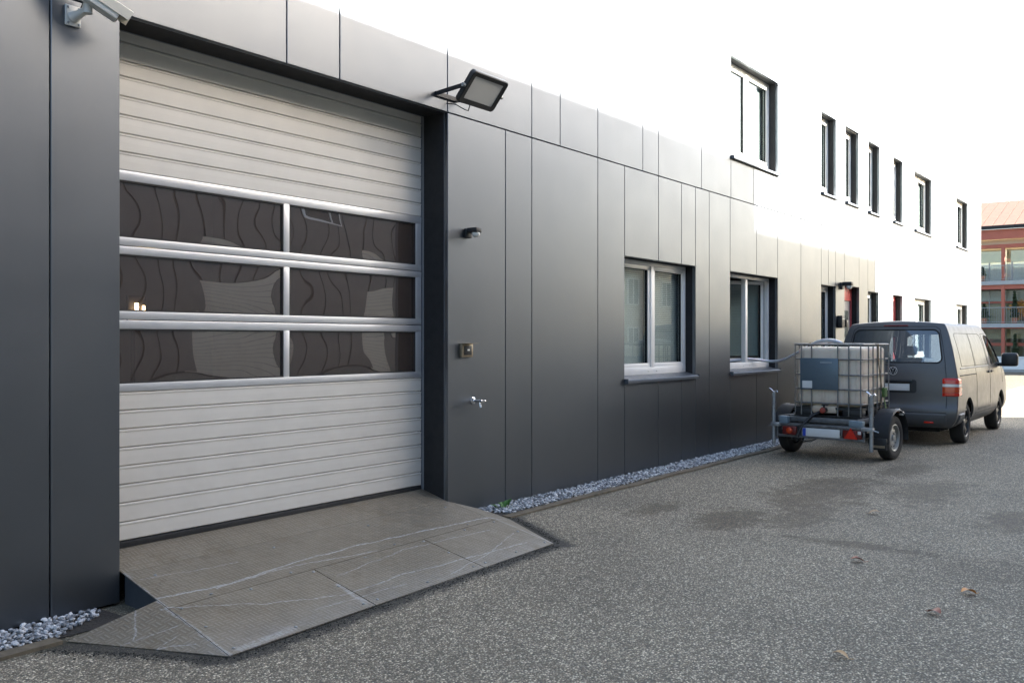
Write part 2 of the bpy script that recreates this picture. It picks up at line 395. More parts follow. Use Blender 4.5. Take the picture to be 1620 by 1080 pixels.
# windows -----------------------------------------------------------
def sash_mb(w, h, t=.06, wd=.062):
    mb = MB()
    for a, b, c_, d in ((0, w, 0, wd), (0, w, h-wd, h), (0, wd, wd, h-wd), (w-wd, w, wd, h-wd)): mb.rbox(a, b, 0, t, c_, d, r=.006)
    return mb
def blind_mb(x0, x1, y, z0, z1, pitch=.026):
    mb = MB(); z = z1
    while z > z0+.02:
        mb.add([(x0, y-.006, z-.012), (x1, y-.006, z-.012), (x1, y, z+.001), (x0, y, z+.001), (x1, y+.005, z+.012), (x0, y+.005, z+.012)], [(0, 1, 2, 3), (3, 2, 4, 5)])
        z -= pitch
    mb.box(x0, x1, y-.014, y+.014, z1+.01, z1+.04)
    for xx in (x0+.15, x1-.15): mb.box(xx-.001, xx+.001, y-.001, y+.001, z0, z1)
    return mb
def window(op, two=True, frame='white_frame', blind='blind', rec=.15, opened=None, sill=True):
    a, b, z0, z1 = op; w = empty('window', (0, 0, 0), 0, B)
    rv = MB(); e = .018
    rv.box(a-e, a-.001, .042, rec+.08, z0, z1).box(b+.001, b+e, .042, rec+.08, z0, z1).box(a, b, .042, rec+.08, z1+.001, z1+e).box(a, b, .042, rec+.08, z0-e, z0-.001)
    rv.ob('reveal', M['reveal'], w)
    if sill:
        s = MB(); s.prism([(-.055, z0-.045), (-.055, z0-.012), (-.045, z0-.004), (rec+.01, z0+.042), (rec+.01, z0+.030), (-.043, z0-.018), (-.043, z0-.045)], a-.005, b+.012, 'x')
        for xx in (a-.012, b+.004): s.box(xx, xx+.009, -.058, -.004, z0-.048, z0+.012)
        s.ob('sill', M['sill'], w)
    fb = .10; ft = .055; zz0, zz1 = z0+.035, z1-.002; yf = rec
    fr = MB()
    fr.rbox(a+.002, b-.002, yf, yf+.07, zz0, zz0+fb, r=.005).rbox(a+.002, b-.002, yf, yf+.07, zz1-ft, zz1, r=.005)
    fr.rbox(a+.002, a+ft, yf+.001, yf+.069, zz0+fb-.004, zz1-ft+.004, r=.005).rbox(b-ft, b-.002, yf+.001, yf+.069, zz0+fb-.004, zz1-ft+.004, r=.005)
    mid = (a+b)/2
    if two: fr.rbox(mid-.045, mid+.045, yf-.004, yf+.069, zz0+fb-.004, zz1-ft+.004, r=.005)
    fr.ob('frame', M[frame], w, True)
    if sill:
        dv = MB()
        for xx in ((mid-.12, mid+.12, b-.1) if two else (mid,)): dv.lathe([(.006, 0), (.009, .006), (.009, .012)], (xx, yf+.002, zz0+fb*.45), (0, -1, 0), 8)
        dv.ob('drain_cap', M['white_plastic'], w, True)
    spans = [(a+ft-.01, mid-.035), (mid+.035, b-ft+.01)] if two else [(a+ft-.01, b-ft+.01)]
    h = (zz1-ft+.01)-(zz0+fb-.01); zb = zz0+fb-.01
    for i, (p, q) in enumerate(spans):
        sw = q-p; ang = 0
        smb = sash_mb(sw, h)
        pane = MB().box(.05, sw-.05, .028, .032, .05, h-.05)
        gask = MB()
        for aa, bb, cc, dd in ((.06, sw-.06, .06, .067), (.06, sw-.06, h-.067, h-.06), (.06, .067, .067, h-.067), (sw-.067, sw-.06, .067, h-.067)): gask.box(aa, bb, .012, .05, cc, dd)
        if opened is not None:
            ang = opened[i]
            hinge = Vector((p, yf+.075, zb)) if i == 0 else Vector((q, yf+.075, zb))
            T = Matrix.Translation(hinge) @ Matrix.Rotation(R(ang), 4, 'Z') @ Matrix.Translation((0 if i == 0 else -sw, 0, 0))
        else: T = Matrix.Translation((p, yf+.012, zb))
        for mb_, nm, mt, smo in ((smb, 'sash', frame, True), (pane, 'pane', 'glass', False), (gask, 'gasket', 'rubber', False)):
            mb_.v = [tuple(T @ Vector(v)) for v in mb_.v]; mb_.ob(nm, M[mt], w, smo)
        if opened is not None:
            hd = MB(); hx = sw-.03 if i == 0 else .03
            hd.rbox(hx-.012, hx+.012, .06, .075, h*.48, h*.56, r=.004).rbox(hx-.009, hx+.009, .075, .10, h*.42, h*.53, r=.004)
            hd.v = [tuple(T @ Vector(v)) for v in hd.v]; hd.ob('handle', M['black'], w, True)
            bl = blind_mb(.07, sw-.07, .075, .08, h-.10); bl.v = [tuple(T @ Vector(v)) for v in bl.v]; tag(bl.ob('blind', M['blind_dark'], w), kind='stuff')
        elif blind: tag(blind_mb(p+.02, q-.02, yf+.11, zb+.03, zb+h-.04).ob('blind', M[blind], w), kind='stuff')
    return w
window(LOW[0]); window(LOW[1], opened=(22, -30))
window(LOW[2], False, blind='blind_dark'); window(LOW[3], False); window(LOW[4], False, frame='red_frame'); window(LOW[5]); window(LOW[6])
for i, o in enumerate(UPP): window(o, (o[1]-o[0]) > 1.2)
# entrance door
a, b, z0, z1 = ENTR; ED = empty('entrance_door', (0, 0, 0), 0, B)
mb = MB(); mb.box(a-.018, a-.001, .042, .3, z0, z1).box(b+.001, b+.018, .042, .3, z0, z1).box(a, b, .042, .3, z1+.001, z1+.018); mb.ob('reveal', M['reveal'], ED)
mb = MB(); mb.rbox(a+.002, a+.07, .15, .22, z0, z1-.002, r=.005).rbox(b-.07, b-.002, .15, .22, z0, z1-.002, r=.005).rbox(a+.066, b-.066, .151, .219, z1-.28, z1-.002, r=.005); mb.ob('frame', M['red_frame'], ED, True)
mb = MB(); mb.rbox(a+.075, b-.075, .17, .22, z0+.01, z1-.285, r=.006); mb.ob('leaf', M['door_grey'], ED, True)
mb = MB(); mb.box(a+.2, b-.2, .164, .169, 1.0, 2.3); mb.ob('pane', M['glass'], ED)
mb = MB(); mb.tube([(b-.12, .17, .8), (b-.12, .11, .8), (b-.12, .11, 1.5), (b-.12, .17, 1.5)], .012); mb.ob('handle', M['chrome'], ED, True)

# ------------------------------------------------------------------ ramp of tread plate
A0_, A1_ = (3.46, 0), (6.775, 0)
def tread_mat():
    g = NG('tread_plate')
    # five-bar style relief: two sets of short bars in a checker
    u = g.sep(g.pos); px, py = u[0], u[1]
    def bars(sx, sy, ox, oy, along):
        fx = g.m('ABSOLUTE', g.m('SUBTRACT', g.m('FRACT', g.m('ADD', g.m('MULTIPLY', px, sx), ox)), .5))
        fy = g.m('ABSOLUTE', g.m('SUBTRACT', g.m('FRACT', g.m('ADD', g.m('MULTIPLY', py, sy), oy)), .5))
        return fx, fy
    S1 = 1/.064
    cxk = g.m('FLOOR', g.m('MULTIPLY', px, S1)); cyk = g.m('FLOOR', g.m('MULTIPLY', py, S1))
    par = g.m('MODULO', g.m('ABSOLUTE', g.m('ADD', cxk, cyk)), 2.)
    fx = g.m('SUBTRACT', g.m('FRACT', g.m('MULTIPLY', px, S1)), .5); fy = g.m('SUBTRACT', g.m('FRACT', g.m('MULTIPLY', py, S1)), .5)
    def rib(al, ac):
        q = g.m('PINGPONG', g.m('ADD', g.m('MULTIPLY', ac, 2.4), 10.), .5)
        line = g.sm(q, .20, .38)
        end = g.sm(g.m('ABSOLUTE', al), .46, .36)
        return g.m('MULTIPLY', line, end)
    ra = rib(fx, fy); rbb = rib(fy, fx)
    h = g.m('ADD', g.m('MULTIPLY', ra, par), g.m('MULTIPLY', rbb, g.m('SUBTRACT', 1., par)))
    c = g.mix(g.noise(2.3, 6, .7), (.15, .122, .083), (.31, .268, .20))
    c = g.mix(g.m('MULTIPLY', h, .30), c, (.40, .385, .34))
    c = g.mix(g.m('MULTIPLY', g.sm(g.noise(3.1, 6, .75), .52, .7), .5), c, (.145, .105, .06))
    tip = g.sm(py, -.9, -1.4); c = g.mix(g.m('MULTIPLY', g.m('MULTIPLY', tip, g.noise(14, 4)), .55), c, (.33, .33, .32))
    # long drag scratches
    sc = None
    for pts, wd, k in (([(3.4, -.47), (3.9, -.52), (4.5, -.46), (5.15, -.44), (5.9, -.49), (6.95, -.58)], .011, 1.), ([(3.8, -.53), (4.4, -.50), (5.2, -.62)], .009, .8),
                       ([(3.35, -.60), (3.64, -.75), (3.9, -.91), (4.4, -1.11), (5.0, -1.09), (5.35, -1.12), (6.4, -1.2)], .008, .75), ([(3.5, -.15), (4.2, -.24)], .006, .6), ([(A0_[0], A0_[1]), (FL[0], FL[1])], .016, .55), ([(A1_[0], A1_[1]-.6), (FR[0], FR[1])], .016, .55), ([(FL[0]+.1, FL[1]+.03), (FL[0]+.5, FL[1]+.06)], .05, .4), ([(4.42, -1.3), (4.5, -.95)], .03, .5), ([(3.25, -.5), (3.05, -.78)], .007, .6), ([(3.22, -.95), (2.98, -.98)], .006, .6),
                       ([(4.6, -.83), (5.4, -.72), (6.4, -.80)], .007, .6), ([(4.1, -1.18), (4.9, -1.22)], .006, .6), ([(5.3, -1.3), (5.9, -1.18), (6.5, -.98)], .006, .6), ([(2.9, -.75), (3.3, -.85)], .006, .6), ([(3.0, -.9), (3.25, -1.1)], .006, .6)):
        xy = g.v('MULTIPLY', g.v('ADD', g.pos, g.v('SCALE', g.v('SUBTRACT', g.noise(5, 3, .6, out=1), (.5, .5, .5)), scale=.07)), (1, 1, 0))
        for a, b in zip(pts[:-1], pts[1:]):
            ab = (b[0]-a[0], b[1]-a[1], 0); L2 = ab[0]**2+ab[1]**2
            ap = g.v('SUBTRACT', xy, (a[0], a[1], 0))
            t = g.m('DIVIDE', g.v('DOT_PRODUCT', ap, ab, out=1), L2, clamp=True)
            d = g.v('LENGTH', g.v('SUBTRACT', ap, g.v('SCALE', ab, scale=t)), out=1)
            q = g.m('MULTIPLY', g.sm(d, wd, wd*.35), k)
            sc = q if sc is None else g.m('MAXIMUM', sc, q)
    sc = g.m('MULTIPLY', sc, g.m('ADD', .25, g.sm(g.noise(38, 3, .7), .35, .6)), clamp=True)
    c = g.mix(g.m('MULTIPLY', sc, .8), c, (.55, .55, .55))
    nm = g.bump(h, .0022, 1.0); nm = g.bump(g.noise(160, 3, .6), .0006, .7, nm)
    return g.done(g.bsdf(c, g.lin(g.noise(6, 4), .3, .7, .42, .62), .45, nm))
M['tread'] = tread_mat()
RP = tag(empty('loading_ramp'), 'low metal tread plate ramp with scratches in front of the garage door', 'ramp')
A0 = Vector((3.46, .0, .145)); A1 = Vector((6.775, .0, .165)); T0 = Vector((3.46, .32, .238)); T1 = Vector((6.775, .32, .252))
F0 = Vector(FL)+Vector((0, 0, .012)); F1 = Vector(FR)+Vector((0, 0, .012))
def lerp(a, b, t): return a+(b-a)*t
def plate(p00, p10, p11, p01, th=.008):
    mb = MB(); n = (p10-p00).cross(p01-p00).normalized(); n = n if n.z > 0 else -n; d = n*-th
    mb.add([p00, p10, p11, p01, p00+d, p10+d, p11+d, p01+d], [(0, 1, 2, 3), (7, 6, 5, 4), (0, 4, 5, 1), (1, 5, 6, 2), (2, 6, 7, 3), (3, 7, 4, 0)])
    return mb.ob('plate', M['tread'], RP)
E_ = .004
plate(A0, A1, T1, T0)
t1 = .47
m0, m1 = lerp(A0, F0, t1), lerp(A1, F1, t1)
plate(lerp(A0, F0, t1-.002), lerp(A1, F1, t1-.002), A1-Vector((0, E_, .0)), A0-Vector((0, E_, .0)))
cuts = [0, .355, .712, 1]
for a, b in zip(cuts[:-1], cuts[1:]):
    ga, gb = a+(.0012 if a else 0), b-(.0012 if b < 1 else 0)
    plate(lerp(F0, F1, ga), lerp(F0, F1, gb), lerp(lerp(A0, F0, t1+.002), lerp(A1, F1, t1+.002), gb), lerp(lerp(A0, F0, t1+.002), lerp(A1, F1, t1+.002), ga))
H0 = lerp(A0, F0, .36)
fl = Vector(FLAPL)+Vector((0, 0, .010))
def flap(a, b, c_):
    mb = MB(); n = (b-a).cross(c_-a).normalized(); n = n if n.z > 0 else -n; d = n*-.006
    mb.add([a, b, c_, a+d, b+d, c_+d], [(0, 1, 2), (5, 4, 3), (0, 3, 4, 1), (1, 4, 5, 2), (2, 5, 3, 0)]); return mb.ob('side_flap', M['tread'], RP)
dx = Vector((-.004, 0, -.002))
flap(H0+dx, fl, F0+dx)
dx = Vector((.004, 0, -.002))
flap(A1+Vector((.012, -.008, -.004)), Vector((FLAPR[0]-.35, -.52, .008)), F1+dx)
flap(A1+Vector((.012, -.009, -.004)), Vector((7.30, -.02, .01)), Vector((FLAPR[0]-.345, -.515, .008)))
sk = MB(); sk.add([A0+Vector((.01, -.002, -.012)), H0+Vector((.01, 0, -.012)), H0+Vector((.01, 0, -.24)), A0+Vector((.01, -.002, -.26)), A0+Vector((.02, -.002, -.012)), H0+Vector((.02, 0, -.012)), H0+Vector((.02, 0, -.24)), A0+Vector((.02, -.002, -.26))],
                  [(0, 1, 2, 3), (7, 6, 5, 4), (0, 4, 5, 1), (2, 6, 7, 3), (1, 5, 6, 2), (0, 3, 7, 4)]); sk.ob('side_web', M['sill'], RP)
sk = MB()
sk.add([F0+Vector((.01, .02, -.011)), F1+Vector((-.01, .02, -.011)), F1+Vector((-.01, .02, -.05)), F0+Vector((.01, .02, -.05)), F0+Vector((.01, .03, -.011)), F1+Vector((-.01, .03, -.011)), F1+Vector((-.01, .03, -.05)), F0+Vector((.01, .03, -.05))],
       [(0, 1, 2, 3), (7, 6, 5, 4), (0, 4, 5, 1), (2, 6, 7, 3), (1, 5, 6, 2), (0, 3, 7, 4)]); sk.ob('front_angle', M['black'], RP)
bolt = MB().lathe([(.011, 0), (.011, .003), (.007, .006), (.002, .007)], (0, 0, 0), (0, 0, 1), 10).mesh('bolt', M['steel'], True)
def on_ramp(s, t): return lerp(lerp(A0, F0, t), lerp(A1, F1, t), s)
for t, ss in ((.955, (.02, .16, .335, .375, .53, .69, .735, .86, .985)), (.50, (.02, .18, .345, .5, .70, .86, .985)), (.44, (.1, .3, .62, .9)), (.1, (.05, .35, .65, .95)), (.72, (.345, .702, .02, .985))):
    for s_ in ss:
        o = link('bolt', bolt, RP); p = on_ramp(s_, t); o.location = p; o.rotation_euler = (R(10), 0, rnd.random()*6)

# ------------------------------------------------------------------ kerb edging, gravel bed
M['kerb'] = plain('mossy_concrete_edging', (.14, .112, .075), .9, 0, .35, 9, .004, 60, dirt=((.045, .042, .022), .8))
M['soil'] = plain('dark_soil', (.035, .03, .024), .95, 0, .3, 12, .01, 50)
def strip(xa, xb, y0, y1, h, step=.5):
    mb = MB(); n = max(1, int((xb-xa)/step)); 
    for i in range(n+1):
        x = xa+(xb-xa)*i/n; z = gz(x, -.4); w = .006*math.sin(x*3.1)+.004*math.sin(x*7.7)
        mb.v += [(x, y0, z-.12), (x, y0+w, z+h+w*.6), (x, y1+w, z+h+w*.4), (x, y1, z-.12)]
    for i in range(n):
        a = i*4; b = a+4
        mb.f += [(a+k, b+k, b+(k+1) % 4, a+(k+1) % 4) for k in range(4)]
    mb.f += [(0, 1, 2, 3), (n*4+3, n*4+2, n*4+1, n*4)]
    return mb
kerb_groups = ((-6, 2.80), (7.14, 34))
for xa, xb in kerb_groups:
    k = tag(strip(xa, xb, -.478, -.372, .018).ob('kerb', M['kerb'], None), kind='structure')
bed = MB()
for xa, xb in ((-6, 3.3), (7.02, 34)):
    n = int((xb-xa)/.5); o = len(bed.v)
    for i in range(n+1):
        x = xa+(xb-xa)*i/n; z = gz(x, -.2)+.006; bed.v += [(x, -.371, z), (x, .044, z)]
    bed.f += [(o+2*i, o+2*i+2, o+2*i+3, o+2*i+1) for i in range(n)]
GB = tag(bed.ob('gravel_bed', M['soil'], None), kind='structure')
def stone_mat():
    g = NG('grey_marble_chips')
    c = g.ramp(g.rand, [(0, (.13, .135, .14)), (.35, (.31, .32, .33)), (.7, (.50, .505, .51)), (1, (.74, .73, .71))])
    c = g.mix(g.m('MULTIPLY', g.sm(g.noise(30, 3, .6), .45, .7), .4), c, (.22, .24, .27))
    return g.done(g.bsdf(c, .75, 0, g.bump(g.noise(160, 3), .002)))
def stone_stuff_mat():
    g = NG('grey_marble_chips_mass')
    isl = g.n('ShaderNodeNewGeometry', 8) if False else g.t.nodes.new('ShaderNodeNewGeometry').outputs['Random Per Island']
    c = g.ramp(isl, [(0, (.13, .135, .14)), (.35, (.31, .32, .33)), (.7, (.50, .505, .51)), (1, (.74, .73, .71))])
    return g.done(g.bsdf(c, .75, 0, g.bump(g.noise(160, 3), .002)))
M['stone'] = stone_mat(); M['stones'] = stone_stuff_mat()
def stone_shape(seed):
    r_ = random.Random(seed); bm = bmesh.new(); bmesh.ops.create_icosphere(bm, subdivisions=1, radius=1)
    sx, sy, sz = r_.uniform(.8, 1.25), r_.uniform(.7, 1.0), r_.uniform(.5, .8); off = Vector((seed*3.7, seed*1.3, 0))
    for v in bm.verts:
        k = 1+.38*mnoise.noise(v.co*1.3+off); v.co = Vector((v.co.x*sx*k, v.co.y*sy*k, v.co.z*sz*k))
    bm.verts.index_update(); d = ([v.co.copy() for v in bm.verts], [tuple(q.index for q in f.verts) for f in bm.faces]); bm.free(); return d
shapes = [stone_shape(i) for i in range(8)]
def mesh_of(d, name, mat):
    mb = MB(); mb.add(*d); return mb.mesh(name, mat, False)
stone_me = [mesh_of(d, 'stone', M['stone']) for d in shapes]
def stone_spots(xa, xb, y0, y1, sp):
    x = xa
    while x < xb:
        y = y0
        while y < y1:
            yield x+rnd.uniform(-.45, .45)*sp, min(y1, max(y0, y+rnd.uniform(-.45, .45)*sp)); y += sp
        x += sp
mass = MB(); n_obj = 0
for xa, xb in ((1.6, 3.22), (7.16, 8.0), (8.0, 17.5)):
    for layer in (0, 1):
        sp = .036 if xb < 9 else .040
        for x, y in stone_spots(xa, xb, -.350, -.022, sp if layer == 0 else sp*1.25):
            if xa < 3 and y < (-.36+(x-2.83)*.55): continue          # under the ramp's flap
            if 7 < x < 7.9 and y < -.5+(x-7.0)*.0: continue
            if 7.1 < x < 7.3 and y < -.06-(x-7.1)*1.2: continue
            s_ = rnd.uniform(.013, .021)*(1.0 if layer else .95); z = gz(x, -.2)+.012+layer*.014+rnd.uniform(0, .01)
            k = rnd.randrange(8); rot = (rnd.uniform(-.5, .5), rnd.uniform(-.5, .5), rnd.random()*6.3)
            front = layer == 1 and ((xa < 3 and x > 2.35) or (7 < x < 7.75))
            if front and n_obj < 290:
                o = link('stone', stone_me[k], GB); o.location = (x, y, z); o.rotation_euler = rot; o.scale = (s_,)*3; n_obj += 1
            else:
                T = Matrix.Translation((x, y, z)) @ Matrix.Rotation(rot[2], 4, 'Z') @ Matrix.Rotation(rot[0], 4, 'X') @ Matrix.Scale(s_, 4)
                mass.add([T @ v for v in shapes[k][0]], shapes[k][1])
tag(mass.ob('gravel', M['stones'], GB), kind='stuff')
# crumbs of dirt and grit along the ramp's foot
M['crumb'] = plain('dark_grit', (.04, .037, .03), .95, 0, .5, 40)
cr = MB()
for a, b, n in (((FL[0], FL[1]), (FR[0], FR[1]), 620), ((FLAPL[0]-.15, FLAPL[1]), (FL[0], FL[1]), 260), ((7.12, -.5), (FR[0]+.05, FR[1]), 240)):
    for i in range(n):
        t = rnd.random(); x = a[0]+(b[0]-a[0])*t; y = a[1]+(b[1]-a[1])*t
        nx_, ny_ = (b[1]-a[1]), -(b[0]-a[0]); L = math.hypot(nx_, ny_); s2 = 1 if ny_ < 0 else -1
        off = abs(rnd.gauss(0, .05))+.005
        if b[0] < 6 or a[0] < 7: x += nx_/L*off*s2; y += ny_/L*off*s2
        else: x += -nx_/L*off*s2*-1; y += ny_/L*off*s2*0
        s_ = rnd.uniform(.0025, .0075); T = Matrix.Translation((x, y, gz(x, y)+s_*.3)) @ Matrix.Rotation(rnd.random()*6, 4, 'Z') @ Matrix.Scale(s_, 4)
        d = shapes[rnd.randrange(8)]; cr.add([T @ v for v in d[0]], d[1])
tag(cr.ob('grit', M['crumb'], None), 'dark grit and dirt gathered along the foot of the metal ramp', 'grit', kind='stuff')

# small weed by the ramp
def leaf_mat(name, c1, c2):
    g = NG(name); c = g.mix(g.rand, c1, c2); c = g.mix(g.noise(25, 3), c, c2)
    return g.done(g.bsdf(c, .5, 0, g.bump(g.noise(120, 2), .001)))
M['weed'] = leaf_mat('weed_leaf', (.05, .13, .025), (.09, .20, .04))
def leaf_poly(L, w, cup=.15, n=8):
    vs = []; fs = []
    for i in range(n+1):
        t = i/n; hw = w*math.sin(math.pi*min(1, t*.96+.02))**.75*(1-.25*t); z = cup*L*math.sin(t*2.4)
        vs += [(t*L, -hw, z+hw*.35), (t*L, 0, z), (t*L, hw, z+hw*.35)]
    for i in range(n):
        a = i*3; fs += [(a, a+3, a+4, a+1), (a+1, a+4, a+5, a+2)]
    return vs, fs
WD = tag(empty('weed', (7.40, -.18, .01)), 'small green weed growing in the gravel beside the ramp', 'plant')
for i in range(9):
    mb = MB(); a = rnd.uniform(0, 6.28); el = rnd.uniform(.2, 1.0); L = rnd.uniform(.05, .085)
    T = Matrix.Rotation(a, 4, 'Z') @ Matrix.Rotation(-el, 4, 'Y')
    mb.M = Matrix.Translation((rnd.uniform(-.06, .08), rnd.uniform(-.04, .04), .02)) @ T
    mb.tube([(-.03, 0, -.01), (.0, 0, 0), (.02, 0, .0)], .002, 5); mb.M = mb.M @ Matrix.Translation((.015, 0, 0)); mb.add(*leaf_poly(L, L*.42))
    mb.ob('leaf', M['weed'], WD, True)
# fallen leaves
for i, (x, y, c1, c2, s_, lab) in enumerate(((7.06, -4.52, (.62, .20, .02), (.70, .30, .04), .075, 'orange fallen leaf on the asphalt beyond the small brown leaf'), (6.41, -4.36, (.20, .045, .02), (.26, .07, .03), .07, 'small dark brown curled fallen leaf on the asphalt'),
        (5.26, -4.20, (.46, .26, .09), (.52, .32, .13), .06, 'pale tan fallen leaf lying alone on plain asphalt away from the stains'), (7.55, -3.64, (.34, .08, .03), (.40, .11, .04), .07, 'reddish brown fallen leaf beside the dark streak on asphalt'),
        (9.6, -3.1, (.33, .2, .1), (.36, .23, .12), .07, 'flat beige fallen leaf among the dark damp stains'))):
    g_ = leaf_mat('fallen_leaf_%d' % i, c1, c2); mb = MB(); mb.add(*leaf_poly(s_*1.5, s_*.55, .25)); mb.tube([(-.03, 0, .004), (0, 0, 0)], .0015, 5)
    o = tag(mb.ob('fallen_leaf', g_, None, True), lab, 'leaf'); o.location = (x, y, gz(x, y)+.006); o.rotation_euler = (.1, 0, rnd.random()*6)

# ------------------------------------------------------------------ things on the wall
# floodlight
FLD = tag(empty('floodlight', (6.76, 0, 3.98)), 'black square floodlight on a bracket above the garage door corner', 'light')
ctr = Vector((6.76, -.45, 3.98)); tilt = 40.
T = Matrix.Translation(ctr-Vector((6.76, 0, 3.98))) @ Matrix.Rotation(R(tilt), 4, 'X')     # local: x right, z up the face, -y out
def fob(mb, nm, mt, smooth=True):
    mb.v = [tuple(T @ Vector(v)) for v in mb.v]; return mb.ob(nm, M[mt], FLD, smooth)
w2, h2 = .262, .160
mb = MB()
fw = .052
def rrect(w, h, r, n=5):
    out = []
    for cx, cz, a0 in ((w-r, h-r, 0), (-w+r, h-r, 90), (-w+r, -h+r, 180), (w-r, -h+r, 270)):
        out += [(cx+r*math.cos(R(a0+90*i/n)), cz+r*math.sin(R(a0+90*i/n))) for i in range(n+1)]
    return out
o_, i_ = rrect(w2, h2, .04), rrect(w2-fw, h2-fw*.9, .012)
k = len(o_); o2 = rrect(w2-.008, h2-.008, .036)
mb.add([(p[0], .035, p[1]) for p in o_]+[(p[0], -.006, p[1]) for p in o_]+[(p[0], -.014, p[1]) for p in o2]+[(p[0], -.010, p[1]) for p in i_]+[(p[0], .004, p[1]) for p in i_],
       [(a*k+i, a*k+(i+1) % k, (a+1)*k+(i+1) % k, (a+1)*k+i) for a in range(4) for i in range(k)]+[tuple(range(k))])
fob(mb, 'housing', 'black')
g_ = NG('floodlight_glass'); M['fl_glass'] = g_.done(g_.bsdf((.62, .62, .60), .45, 0, None))
mb = MB(); mb.prism([p for p in rrect(w2-fw-.001, h2-fw*.9-.001, .011)], -.002, .003, 'y'); fob(mb, 'lens', 'fl_glass', False)
mb = MB()
for i in range(11): mb.box(-.17+i*.034-.004, -.17+i*.034+.004, .034, .075, -.11, .11)
mb.rbox(-.1, .1, .034, .085, -.06, .07, r=.008); fob(mb, 'heat_sink', 'black')
mb = MB()
for sx in (-1, 1):
    p = T @ Vector((sx*(w2+.012), .01, 0)); mb.cyl((T @ Vector((sx*w2, .01, 0))), (T @ Vector((sx*(w2+.03), .01, 0))), .018)
mb.ob('hinge_bolt', M['steel'], FLD, True)
mb = MB()
for sx in (-1, 1):
    p = T @ Vector((sx*(w2+.012), .01, 0)); q = Vector((sx*.16, -.02, .02)); dirn = (q-p)
    side = Vector((0, 0, .020)); mb.add([p+side+Vector((-.003, 0, 0)), p-side+Vector((-.003, 0, 0)), q-side+Vector((-.003, 0, 0)), q+side+Vector((-.003, 0, 0)), p+side+Vector((.003, 0, 0)), p-side+Vector((.003, 0, 0)), q-side+Vector((.003, 0, 0)), q+side+Vector((.003, 0, 0))],
        [(0, 1, 2, 3), (7, 6, 5, 4), (0, 4, 5, 1), (2, 6, 7, 3), (1, 5, 6, 2), (0, 3, 7, 4)])
mb.box(-.165, .165, -.022, -.002, .0, .04); mb.ob('bracket', M['black'], FLD)
mb = MB(); cab = [(0, -.36, -.02), (-.01, -.30, -.10), (.0, -.27, -.15), (.03, -.2, -.12), (.02, -.1, -.06), (0, -.004, -.04)]; mb.tube(cab, .005, 6); mb.ob('cable', M['black'], FLD, True)

# security camera
CC = tag(empty('security_camera', (3.11, 0, 3.75)), 'white security camera on a wall bracket left of the garage door', 'camera')
mb = MB(); mb.rbox(-.05, .05, -.018, -.001, -.065, .065, r=.004); mb.ob('mounting_plate', M['white_plastic'], CC, True)
mb = MB()
for sx in (-.035, .035):
    for sz in (-.05, .05): mb.lathe([(.008, 0), (.008, .004), (.003, .007)], (sx, -.018, sz), (0, -1, 0), 8)
mb.ob('screw', M['steel'], CC, True)
mb = MB(); mb.tube([(0, -.015, -.01), (.012, -.06, .005), (.025, -.11, .02), (.03, -.13, .035)], [.038, .027, .024, .028], 14); mb.tube([(.03, -.13, .0), (.03, -.13, .06), (.032, -.132, .13)], [.030, .029, .022], 14)
mb.ob('arm', M['white_plastic'], CC, True)
axis = Vector((.25, -.10, -.145)).normalized(); front = Vector((.20, -.245, .005)); back = front-axis*.36
yv = axis; zv = (Vector((0, 0, 1))-axis*axis.z).normalized(); xv = yv.cross(zv)
TC = Matrix((xv, yv, zv)).transposed().to_4x4(); TC.translation = back
M['cream_plastic'] = plain('cream_camera_shell', (.62, .58, .48), .4, 0, .06)
def cob(mb, nm, mt): mb.v = [tuple(TC @ Vector(v)) for v in mb.v]; return mb.ob(nm, M[mt], CC, True)
mb = MB(); mb.rbox(-.047, .047, 0, .34, -.055, .035, r=.012); cob(mb, 'housing', 'white_plastic')
mb = MB(); mb.prism([(-.056, -.02), (-.056, .042), (-.045, .05), (.045, .05), (.056, .042), (.056, -.02), (.051, -.02), (.051, .038), (-.051, .038), (-.051, -.02)], -.02, .40, 'y'); cob(mb, 'sun_shield', 'cream_plastic')
mb = MB(); mb.box(-.035, .035, .338, .343, -.045, .028); cob(mb, 'window', 'black')
mb = MB(); mb.tube([TC @ Vector((0, .05, -.05)), TC @ Vector((0, .06, -.09)), Vector((.03, -.13, .14))], .014, 8); mb.ob('joint', M['steel'], CC, True)
mb = MB(); mb.tube([TC @ Vector((0, .0, -.02)), TC @ Vector((0, -.05, -.05)), Vector((.05, -.06, .12)), Vector((.05, -.004, .05))], .004, 6); mb.ob('cable', M['black'], CC, True)

def motion_sensor(loc, label, white=True, s=1.):
    e = tag(empty('motion_sensor', loc), label, 'sensor', None)
    mb = MB(); mb.rbox(-.045*s, .045*s, -.03*s, -.001, -.045*s, .045*s, r=.006); mb.rbox(-.04*s, .05*s, -.15*s, -.028*s, .0, .05*s, r=.010); mb.ob('housing', M['black'], e, True)
    mb = MB(); mb.lathe([(.0381*s, 0), (.040*s, .012*s), (.036*s, .03*s), (.024*s, .044*s), (.006*s, .05*s)], (.005*s, -.105*s, .004), (0, -.25, -1), 18); mb.ob('dome', M['white_plastic'], e, True)
motion_sensor((7.07, 0, 2.735), 'black motion sensor with white dome on the panel beside the garage door')
motion_sensor((18.82, 0, 2.765), 'black motion sensor above the mailbox by the red framed entrance door', s=1.5)

